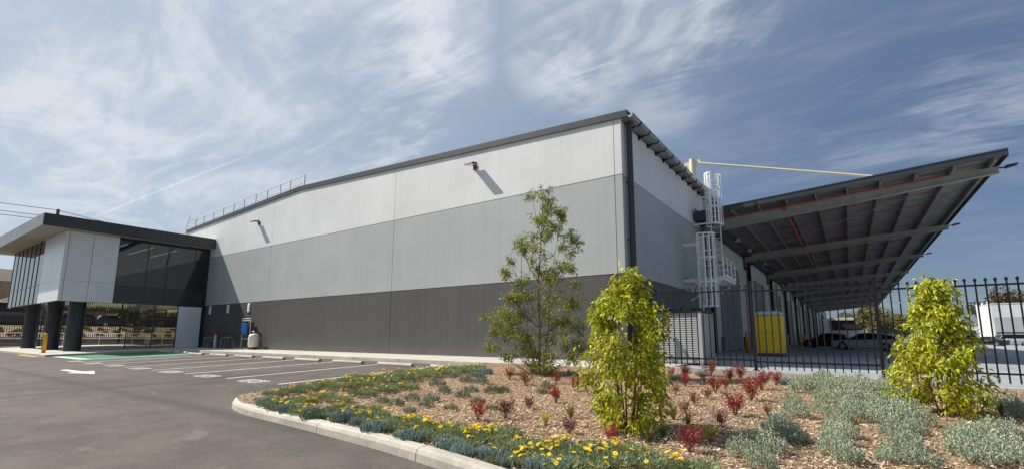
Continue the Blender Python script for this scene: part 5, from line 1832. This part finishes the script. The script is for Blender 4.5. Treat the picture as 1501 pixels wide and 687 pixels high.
def lime_shrub(loc, Hh, prof, label, seed, ncl, nleaf, lsz):
    """prof: list of (height fraction, half width); dense drooping yellow green leaves on upright stems"""
    rng = np.random.default_rng(seed)
    e = empty('lime_shrub', loc, label, 'shrub')
    q = MB()
    stems = []
    for i in range(6):
        a = 2 * math.pi * i / 6 + rng.uniform(-.4, .4)
        b = (0.05 * math.cos(a), 0.05 * math.sin(a), -0.08)
        r_ = 0.32 * prof[2][1] / .5
        t = (r_ * math.cos(a) * rng.uniform(.4, 1), r_ * math.sin(a) * rng.uniform(.4, 1), Hh * rng.uniform(.6, .93))
        pts = curve(b, t, (rng.normal(0, .04), rng.normal(0, .04), 0), 6)
        limb(q, pts, 0.016, 0.004, 6)
        stems += [np.array(p) for p in pts[1:]]
    P, D = [], []
    for i in range(ncl):
        hf = rng.uniform(0.03, 1.0)
        hwid = np.interp(hf, [p[0] for p in prof], [p[1] for p in prof]) * 0.88
        a = rng.uniform(0, 6.283)
        rr = hwid * rng.uniform(.35, 1.0) ** .6 * (1 + .26 * math.sin(3 * a + hf * 9 + seed) + .14 * math.sin(5 * a - hf * 14))
        c = np.array([rr * math.cos(a), rr * math.sin(a), hf * Hh * .95])
        s0 = min([p for p in stems if p[2] < c[2] + .1] or stems, key=lambda p: np.linalg.norm(p - c))
        limb(q, curve(s0, c, (0, 0, .05), 3), 0.006, 0.002, 4)
        ax_ = np.array([math.cos(a), math.sin(a), .35]) + rng.normal(0, .3, 3)
        ax_ /= np.linalg.norm(ax_)
        m_ = nleaf // ncl
        t_ = rng.uniform(-.4, 1.0, (m_, 1))
        P.append(c + ax_ * t_ * .17 + rng.normal(0, .042, (m_, 3)) * np.array([1, 1, 1.5]))
        D.append(ax_ * .35 + rng.normal(0, .55, (m_, 3)) + np.array([0, 0, -.55]))
    q.build('stems', M['stem'], e)
    P, D = np.concatenate(P), np.concatenate(D)
    L = lsz * rng.uniform(.65, 1.25, len(P))
    # the leaves that show largest become single leaves, the rest one mass
    view = np.array(loc) * -1.0
    view[2] = 0
    view /= np.linalg.norm(view)
    score = P @ view + rng.normal(0, .08, len(P))
    order = np.argsort(-score)
    near, rest = order[:280], order[280:]
    lm = big_leaf_mesh(M['lime_leaf_single'])
    for i in near:
        d = Vector(D[i]).normalized()
        rot = d.to_track_quat('X', 'Z').to_euler()
        o = place(lm, 'leaf', e, loc=tuple(P[i]), rot=rot, scale=(float(L[i]), float(L[i] * .42), float(L[i])))
        o.rotation_euler.rotate_axis('X', rng.uniform(-.7, .7))
    V, F = leaf_soup(P[rest], D[rest], L[rest], L[rest] * .40, rng, .2)
    tag(place(soup('foliage', V, F, M['lime_leaf']), 'foliage', e), None, None, None, 'stuff')


k = MN('yellow green single leaf', (0.28, 0.38, 0.024), 0.45, 0, 0.45)
kk = k.node('ShaderNodeObjectInfo')
k.mixc(k.rng(kk.outputs['Random'], 0, 1, 0, 0.9), (0.62, 0.55, 0.045))
k.translucent(0.4, (1.2, 1.15, 0.6))
M['lime_leaf_single'] = k.m
ax_, ay_ = -2.38, 5.89
lime_shrub((ax_, ay_, gz(ax_, ay_)), 2.02, [(0, .28), (.15, .42), (.35, .47), (.55, .53), (.70, .50), (.80, .34), (.89, .15), (1, .05)], 'bushy yellow green shrub in the middle of the garden bed', 31, 125, 6800, 0.078)
bx_, by_2 = 1.05, 9.40
lime_shrub((bx_, by_2, gz(bx_, by_2)), 2.0, [(0, .48), (.14, .54), (.3, .52), (.45, .43), (.58, .33), (.70, .27), (.80, .16), (1, .05)], 'cone shaped yellow green shrub by the fence at the right', 33, 150, 7600, 0.076)


# ---- templates of the small plants, each a few shared meshes
def nandina(seed, mat):
    rng = np.random.default_rng(seed)
    q = MB()
    P, D = [], []
    for i in range(17):
        a, sp = rng.uniform(0, 6.28), rng.uniform(.03, .19)
        t = np.array([sp * math.cos(a), sp * math.sin(a), rng.uniform(.22, .40)])
        pts = curve((0, 0, -.03), t, (0, 0, .02), 3)
        limb(q, pts, .004, .002, 4)
        m_ = 30
        tt = rng.uniform(.40, 1.05, (m_, 1))
        P.append(t * tt + rng.normal(0, .018, (m_, 3)))
        D.append(np.array([math.cos(a), math.sin(a), .8]) * .5 + rng.normal(0, .6, (m_, 3)) + np.array([0, 0, .25]))
    P, D = np.concatenate(P), np.concatenate(D)
    V, F = leaf_soup(P, D, rng.uniform(.035, .065, len(P)), rng.uniform(.010, .017, len(P)), rng, .1)
    return soup('foliage', V, F, mat), q.mesh('stems', M['stem'])


def silver(seed, mat, n_shoot=90, Rr=.36, Hh=.26, lf_=.037):
    rng = np.random.default_rng(seed)
    P, D = [], []
    for i in range(n_shoot):
        a, rr = rng.uniform(0, 6.28), Rr * rng.random() ** .5
        h = Hh * (1 - .6 * (rr / Rr) ** 2) * rng.uniform(.7, 1.15)
        b = np.array([rr * .7 * math.cos(a), rr * .7 * math.sin(a), 0])
        t = np.array([rr * math.cos(a), rr * math.sin(a), h])
        m_ = 15
        tt = rng.uniform(.25, 1, (m_, 1))
        P.append(b + (t - b) * tt + rng.normal(0, .008, (m_, 3)))
        D.append(rng.normal(0, .6, (m_, 3)) + np.array([.3 * math.cos(a), .3 * math.sin(a), .55]))
    P, D = np.concatenate(P), np.concatenate(D)
    V, F = leaf_soup(P, D, rng.uniform(.7, 1.3, len(P)) * lf_, rng.uniform(.45, .65, len(P)) * lf_, rng, .1)
    return soup('silver_bush', V, F, mat)


def gazania(seed):
    rng = np.random.default_rng(seed)
    n = 620
    a, rr = rng.uniform(0, 6.28, n), .30 * rng.random(n) ** .5
    P = np.stack([rr * np.cos(a), rr * np.sin(a), np.full(n, .02) + .06 * rng.random(n)], 1)
    D = np.stack([np.cos(a) * (.3 + rr * 1.6), np.sin(a) * (.3 + rr * 1.6), rng.uniform(.4, 1.3, n)], 1) + rng.normal(0, .3, (n, 3))
    V, F = leaf_soup(P, D, rng.uniform(.08, .15, n), rng.uniform(.010, .020, n), rng, .15)
    return soup('foliage', V, F, M['gaz_leaf'])


def chalk(seed, n=210, Rr=.24):
    rng = np.random.default_rng(seed)
    V, F = [], []
    for i in range(n):
        a, rr = rng.uniform(0, 6.28), Rr * rng.random() ** .5
        b = np.array([rr * math.cos(a), rr * math.sin(a), 0])
        d = np.array([math.cos(a) * rr * 1.5, math.sin(a) * rr * 1.5, 1.0]) + rng.normal(0, .16, 3)
        d /= np.linalg.norm(d)
        L, r_ = rng.uniform(.12, .21) * (1 - .3 * rr / Rr), rng.uniform(.0045, .0065)
        u_ = np.cross(d, [0.3, .9, .1])
        u_ /= np.linalg.norm(u_)
        w_ = np.cross(d, u_)
        o_ = len(V)
        for t, k_ in ((0, .8), (.55, 1.15), (.85, .9)):
            for j in range(4):
                V.append(b + d * L * t + (u_ * math.cos(j * 1.5708) + w_ * math.sin(j * 1.5708)) * r_ * k_)
        V.append(b + d * L)
        for s_ in (0, 4):
            for j in range(4):
                F.append((o_ + s_ + j, o_ + s_ + (j + 1) % 4, o_ + s_ + 4 + (j + 1) % 4))
                F.append((o_ + s_ + j, o_ + s_ + 4 + (j + 1) % 4, o_ + s_ + 4 + j))
        for j in range(4):
            F.append((o_ + 8 + j, o_ + 8 + (j + 1) % 4, o_ + 12))
    return soup('chalk_stick', V, F, M['chalk'])


def tussock(seed, n=46, Hh=.38):
    rng = np.random.default_rng(seed)
    V, F = [], []
    for i in range(n):
        a = rng.uniform(0, 6.28)
        lean = rng.uniform(.1, .75)
        L, w_ = Hh * rng.uniform(.6, 1.1), rng.uniform(.005, .009)
        sd = np.array([-math.sin(a), math.cos(a), 0]) * w_
        p0 = np.array([math.cos(a), math.sin(a), 0]) * .02
        o_ = len(V)
        for t in (0, .45, .8, 1):
            c = p0 + np.array([math.cos(a) * lean * L * t ** 1.6, math.sin(a) * lean * L * t ** 1.6, L * (t - .25 * lean * t * t)])
            k_ = (1, 1, .6, .05)[int(t * 3.2)]
            V += [c - sd * k_, c + sd * k_]
        for j in range(3):
            b = o_ + 2 * j
            F += [(b, b + 1, b + 3), (b, b + 3, b + 2)]
    return soup('grass_tussock', V, F, M['tuss_leaf'])


# flower: twelve petals on a stalk
def flower_mesh():
    q = MB()
    n = 11
    for i in range(n):
        a = 2 * math.pi * i / n
        c, s_ = math.cos(a), math.sin(a)
        r0, r1, r2 = .006, .022, .036
        w_ = .0085
        q.add([(r0 * c, r0 * s_, 0), (r1 * c - w_ * s_, r1 * s_ + w_ * c, .006), (r2 * c, r2 * s_, .004), (r1 * c + w_ * s_, r1 * s_ - w_ * c, .006)], [(0, 3, 2, 1)])
    q.lathe([(.009, -.002), (.010, .006), (.004, .010)], n=8)
    q.tube((0, 0, -.13), (0, 0, 0), .0022, n=3, mi=1)
    return q.mesh('flower', [M['petal'], M['gaz_leaf']])


RED = [nandina(50 + i, M['red_leaf']) for i in range(3)]
RUST = [nandina(60 + i, M['rust_leaf']) for i in range(2)]
MAROON = [nandina(70 + i, M['maroon_leaf']) for i in range(2)]
LIME = [nandina(80, M['lime_leaf'])]
SILV = [silver(90 + i, M['silver_leaf']) for i in range(4)]
SAGE = [silver(95 + i, M['sage_leaf'], 70, .34, .16, .034) for i in range(3)]
GAZ = [gazania(100 + i) for i in range(3)]
CHALK = [chalk(110 + i) for i in range(3)]
TUSS = [tussock(120 + i) for i in range(2)]
FLOWER = flower_mesh()
prng = np.random.default_rng(77)
COUNT = {}


def put_shrub(px, py, h, kit, word):
    p = at(px, py)
    s_ = h / pxm(p) / 0.38
    s_ = max(0.45, min(2.2, s_ * 1.25))
    e = empty('small_shrub', p, word, 'shrub', None, prng.uniform(0, 6.28))
    e.scale = (s_, s_, s_)
    f_, t_ = kit[COUNT.setdefault(id(kit), 0) % len(kit)]
    COUNT[id(kit)] += 1
    place(f_, 'foliage', e)
    place(t_, 'stems', e)
    return e


# x, y of the foot and height, all in photo pixels, and what singles the plant out
for px, py, h, kit, lab in [
    (815, 590, 20, RED, 'crimson shrub left of the big yellow green shrub, nearer of two'),
    (843, 572, 17, RED, 'crimson shrub left of the big yellow green shrub, farther of two'),
    (776, 599, 15, MAROON, 'thin brownish red shrub left of the crimson pair'),
    (700, 616, 22, RED, 'red shrub just behind the yellow flowers left of the maroon one'),
    (741, 614, 23, MAROON, 'dull maroon shrub just behind the yellow flowers in open mulch'),
    (896, 648, 21, RED, 'crimson shrub at the near foot of the big yellow green shrub'),
    (770, 564, 17, RUST, 'rusty shrub under the left side of the slender tree'),
    (746, 556, 14, RUST, 'rusty shrub left of the slender tree at its foot'),
    (815, 562, 14, RUST, 'brown shrub right of the slender tree at its foot'),
    (799, 624, 14, LIME, 'small yellow shrub alone in mulch left of the big yellow green shrub'),
    (834, 636, 20, MAROON, 'brownish low shrub near the flowers left of the big shrub'),
    (1004, 555, 18, RED, 'red shrub behind the big yellow green shrub nearest the path end'),
    (1004, 566, 16, RED, 'red shrub in front of another one behind the big shrub'),
    (984, 551, 10, RED, 'small red shrub farthest left along the fence plinth'),
    (1041, 551, 19, RUST, 'orange brown shrub touching the fence plinth'),
    (1031, 558, 10, RUST, 'tiny rusty shrub left of the orange brown one by the plinth'),
    (1069, 560, 18, RED, 'red shrub left of the bright one under the fence post'),
    (1085, 555, 17, RED, 'bright red shrub nearest the foot of the fence post'),
    (1048, 575, 18, RED, 'red shrub in the second row between rusty ones'),
    (1063, 570, 15, RUST, 'rusty shrub in the second row'),
    (1036, 584, 14, RUST, 'pale rusty shrub in the third row'),
    (1018, 594, 15, RUST, 'rusty shrub leftmost in open mulch'),
    (1078, 609, 28, RED, 'tall red shrub alone nearest in the right group'),
    (1101, 587, 27, RED, 'large crimson shrub left of its twin in the right group'),
    (1116, 571, 22, RED, 'large crimson shrub right behind its twin'),
    (1137, 564, 17, RED, 'red shrub rightmost beside the silver bushes'),
    (1125, 608, 8, RUST, 'low orange sprout beside the silver bushes'),
    (1003, 606, 15, MAROON, 'maroon shrub right of the big yellow green shrub'),
    (1059, 627, 21, MAROON, 'dark maroon shrub in the shadow of the big shrub'),
    (1011, 664, 31, RED, 'crimson shrub nearest the camera beside a yellow green one'),
    (1042, 650, 21, LIME, 'small bright yellow green shrub beside the nearest crimson one'),
    (990, 577, 11, RUST, 'orange brown sprout behind the big yellow green shrub'),
    (868, 556, 12, RUST, 'rusty shrub at the path end left of the big shrub')]:
    put_shrub(px, py, h, kit, lab)
for px, py, h, lab in [(950, 648, 33, 'bronze grass tussock at the right foot of the big yellow green shrub'), (836, 612, 26, 'thin grass tussock in mulch left of the big shrub'), (987, 614, 28, 'tall thin tussock right of the big yellow green shrub'),
                       (1008, 622, 26, 'dark thin tussock in the shade right of the big shrub'), (1468, 608, 22, 'red tinged tussock right of the cone shaped shrub'), (972, 640, 20, 'low tussock in shade right of the big shrub'), (880, 552, 12, 'small tussock near the path end')]:
    p = at(px, py)
    o = place(TUSS[int(px) % 2], 'grass_tussock', None, loc=p, rot=(0, 0, prng.uniform(0, 6)), scale=float(max(.4, min(1.6, h / pxm(p) / .36))))
    tag(o, lab, 'grass tussock', 'grass tussocks in the bed')


def put_bushes(pts, kit, name, cat, group, label, base, wx=0.92, hx=1.75):
    """pts: x, y of the foot, width in photo pixels; label has one slot for its rank from the left"""
    pts = sorted(pts)
    for i, (px, py, wd) in enumerate(pts):
        p = at(px, py)
        if not in_bed(p[0], p[1]):
            continue
        s_ = max(.35, min(1.7, wd / pxm(p) / base))
        o = place(kit[i % len(kit)], name, None, loc=p, rot=(0, 0, prng.uniform(0, 6.28)), scale=(s_ * wx, s_ * wx, s_ * hx * prng.uniform(.85, 1.15)))
        o.color = (1, 1, 1, 1)
        r_ = ORD[i].replace('nearest', 'first') if i < len(ORD) else str(i + 1) + 'th'
        tag(o, label % r_, cat, group)


near_silver = [(1240, 678, 52), (1425, 650, 48), (1350, 684, 60), (1112, 678, 48), (1300, 676, 36), (1085, 668, 46), (1130, 664, 50), (1104, 655, 40), (1142, 640, 50), (1165, 648, 44), (1168, 610, 46), (1160, 598, 36), (1148, 620, 30),
               (1222, 668, 50), (1228, 652, 46), (1236, 640, 44), (1215, 640, 34), (1318, 672, 60), (1330, 656, 50), (1312, 640, 46), (1340, 636, 40),
               (1415, 668, 56), (1440, 680, 64), (1470, 672, 60), (1455, 652, 52), (1495, 682, 60), (1404, 645, 40), (1475, 640, 46), (1450, 636, 40), (1118, 690, 50), (1092, 650, 30)]
put_bushes(near_silver, SILV, 'silver_bush', 'silver bush', 'silver bushes in the near right of the bed', 'silver grey bush in the near right bed, %s from the left', .70)
far_silver = [(1218, 570, 36), (1287, 609, 42), (1340, 612, 40), (1225, 628, 36), (1205, 606, 36), (1250, 608, 38), (1300, 610, 40), (1185, 566, 34), (1205, 560, 34), (1172, 575, 36), (1196, 575, 38), (1240, 566, 34), (1262, 570, 36), (1230, 580, 40), (1255, 584, 42), (1280, 578, 40), (1300, 574, 36), (1318, 578, 34), (1210, 590, 40), (1240, 598, 44),
              (1270, 600, 46), (1295, 594, 44), (1320, 596, 44), (1262, 616, 46), (1290, 620, 48), (1318, 618, 46), (1232, 618, 40), (1308, 604, 40), (1480, 604, 42), (1462, 598, 36), (1497, 612, 40), (1352, 624, 40)]
put_bushes(far_silver, SILV, 'silver_bush', 'silver bush', 'silver bushes spreading along the fence', 'silver grey bush near the fence, %s from the left', .70)
sage = [(678, 582, 30), (690, 574, 26), (722, 576, 30), (738, 574, 24), (632, 588, 28), (624, 596, 26), (660, 600, 24), (700, 592, 26), (794, 576, 22), (800, 568, 22), (720, 600, 20), (742, 596, 18), (650, 576, 26), (604, 586, 26), (582, 594, 26), (600, 604, 22), (560, 590, 24), (706, 562, 26), (684, 560, 26), (640, 566, 30), (836, 550, 20)]
put_bushes(sage, SAGE, 'sage_clump', 'sage clump', 'low sage clumps among the mulch', 'low grey green clump in the left mulch, %s from the left', .66)


def put_daisies(pts, group, label, name='daisy_clump'):
    pts = sorted(pts)
    for i, (px, py, wd, nf) in enumerate(pts):
        p = at(px, py)
        s_ = max(.6, min(1.8, wd / pxm(p) / .68 * 1.3))
        r_ = ORD[i].replace('nearest', 'first') if i < len(ORD) else str(i + 1) + 'th'
        e = empty(name, p, label % r_, 'daisy clump', group, prng.uniform(0, 6.28))
        e.scale = (s_, s_, s_ * 1.15)
        place(GAZ[i % 3], 'foliage', e)
        hubs = [(prng.normal(0, .17), prng.normal(0, .17)) for _ in range(2)]
        for j in range(int(nf * prng.uniform(.6, 1.5))):
            hx_, hy_ = hubs[j % 2]
            o = place(FLOWER, 'flower', e, loc=(hx_ + prng.normal(0, .085), hy_ + prng.normal(0, .085), prng.uniform(.13, .21)), rot=(prng.normal(0, .3), prng.normal(0, .3), prng.uniform(0, 6)), scale=float(prng.uniform(0.9, 1.25) / max(s_, .95)))


near_d = [(400, 596, 30, 3), (418, 600, 34, 5), (440, 592, 34, 8), (446, 606, 34, 9), (470, 586, 34, 8), (462, 612, 30, 7), (505, 604, 36, 6), (520, 612, 36, 9), (495, 590, 32, 7), (545, 616, 40, 9), (540, 604, 30, 5), (560, 624, 36, 8), (585, 630, 42, 9), (600, 622, 38, 7), (620, 632, 44, 11), (640, 642, 44, 9),
          (660, 636, 46, 11), (690, 644, 46, 10), (715, 648, 46, 9), (735, 640, 44, 7), (680, 656, 46, 7), (750, 662, 48, 8), (775, 668, 50, 8), (800, 660, 50, 9), (820, 672, 52, 10), (790, 682, 52, 8), (845, 664, 50, 10), (870, 676, 52, 9), (900, 684, 54, 10), (860, 690, 54, 7), (930, 672, 50, 9), (950, 686, 54, 8), (985, 690, 54, 6), (915, 664, 44, 7),
          (830, 692, 56, 7), (740, 678, 44, 6), (1020, 694, 56, 4), (885, 662, 40, 6)]
put_daisies(near_d, 'yellow daisies along the front kerb', 'grey green daisy clump with yellow flowers along the front kerb, %s from the left')
back_d = [(408, 584, 26, 4), (432, 580, 28, 5), (455, 576, 28, 6), (480, 572, 28, 6), (505, 574, 32, 8), (520, 566, 30, 8), (540, 572, 32, 8), (550, 562, 30, 8), (570, 566, 32, 9), (585, 558, 30, 9), (600, 562, 32, 9), (612, 554, 30, 8), (630, 558, 32, 9), (645, 551, 30, 8), (660, 555, 32, 9), (672, 549, 30, 7), (690, 552, 30, 7), (700, 546, 26, 5), (566, 578, 30, 5), (536, 584, 30, 5), (600, 574, 28, 4)]
back_d = [(a - 5, b - 4, c, d) for a, b, c, d in back_d] + [(392, 590, 24, 3), (480, 564, 24, 4), (590, 549, 24, 5), (528, 556, 24, 4)]
put_daisies(back_d, 'yellow daisies along the parking bay kerb', 'daisy clump with yellow flowers beside the parking bay, %s from the left')
chalk_pts = [(388, 593, 26), (402, 600, 26), (424, 604, 32), (436, 610, 24), (458, 612, 36), (472, 608, 28), (500, 618, 36), (512, 610, 28), (524, 622, 26), (548, 634, 40), (562, 630, 32), (602, 646, 44), (618, 642, 34), (588, 642, 28), (660, 660, 46), (678, 668, 40), (650, 652, 34), (725, 676, 46), (744, 682, 40), (712, 668, 34), (790, 690, 52), (815, 694, 48), (840, 688, 40),
             (700, 552, 22), (712, 548, 22), (992, 556, 20), (1028, 550, 20), (1150, 562, 22), (1160, 563, 22), (1118, 556, 18), (560, 572, 20), (1476, 596, 24)]
put_bushes(chalk_pts, CHALK, 'chalk_sticks', 'succulent', 'blue succulent clumps along the kerb', 'blue green finger succulent clump, %s from the left', .50, 0.95, 1.35)
print('script done', len(bpy.data.objects))
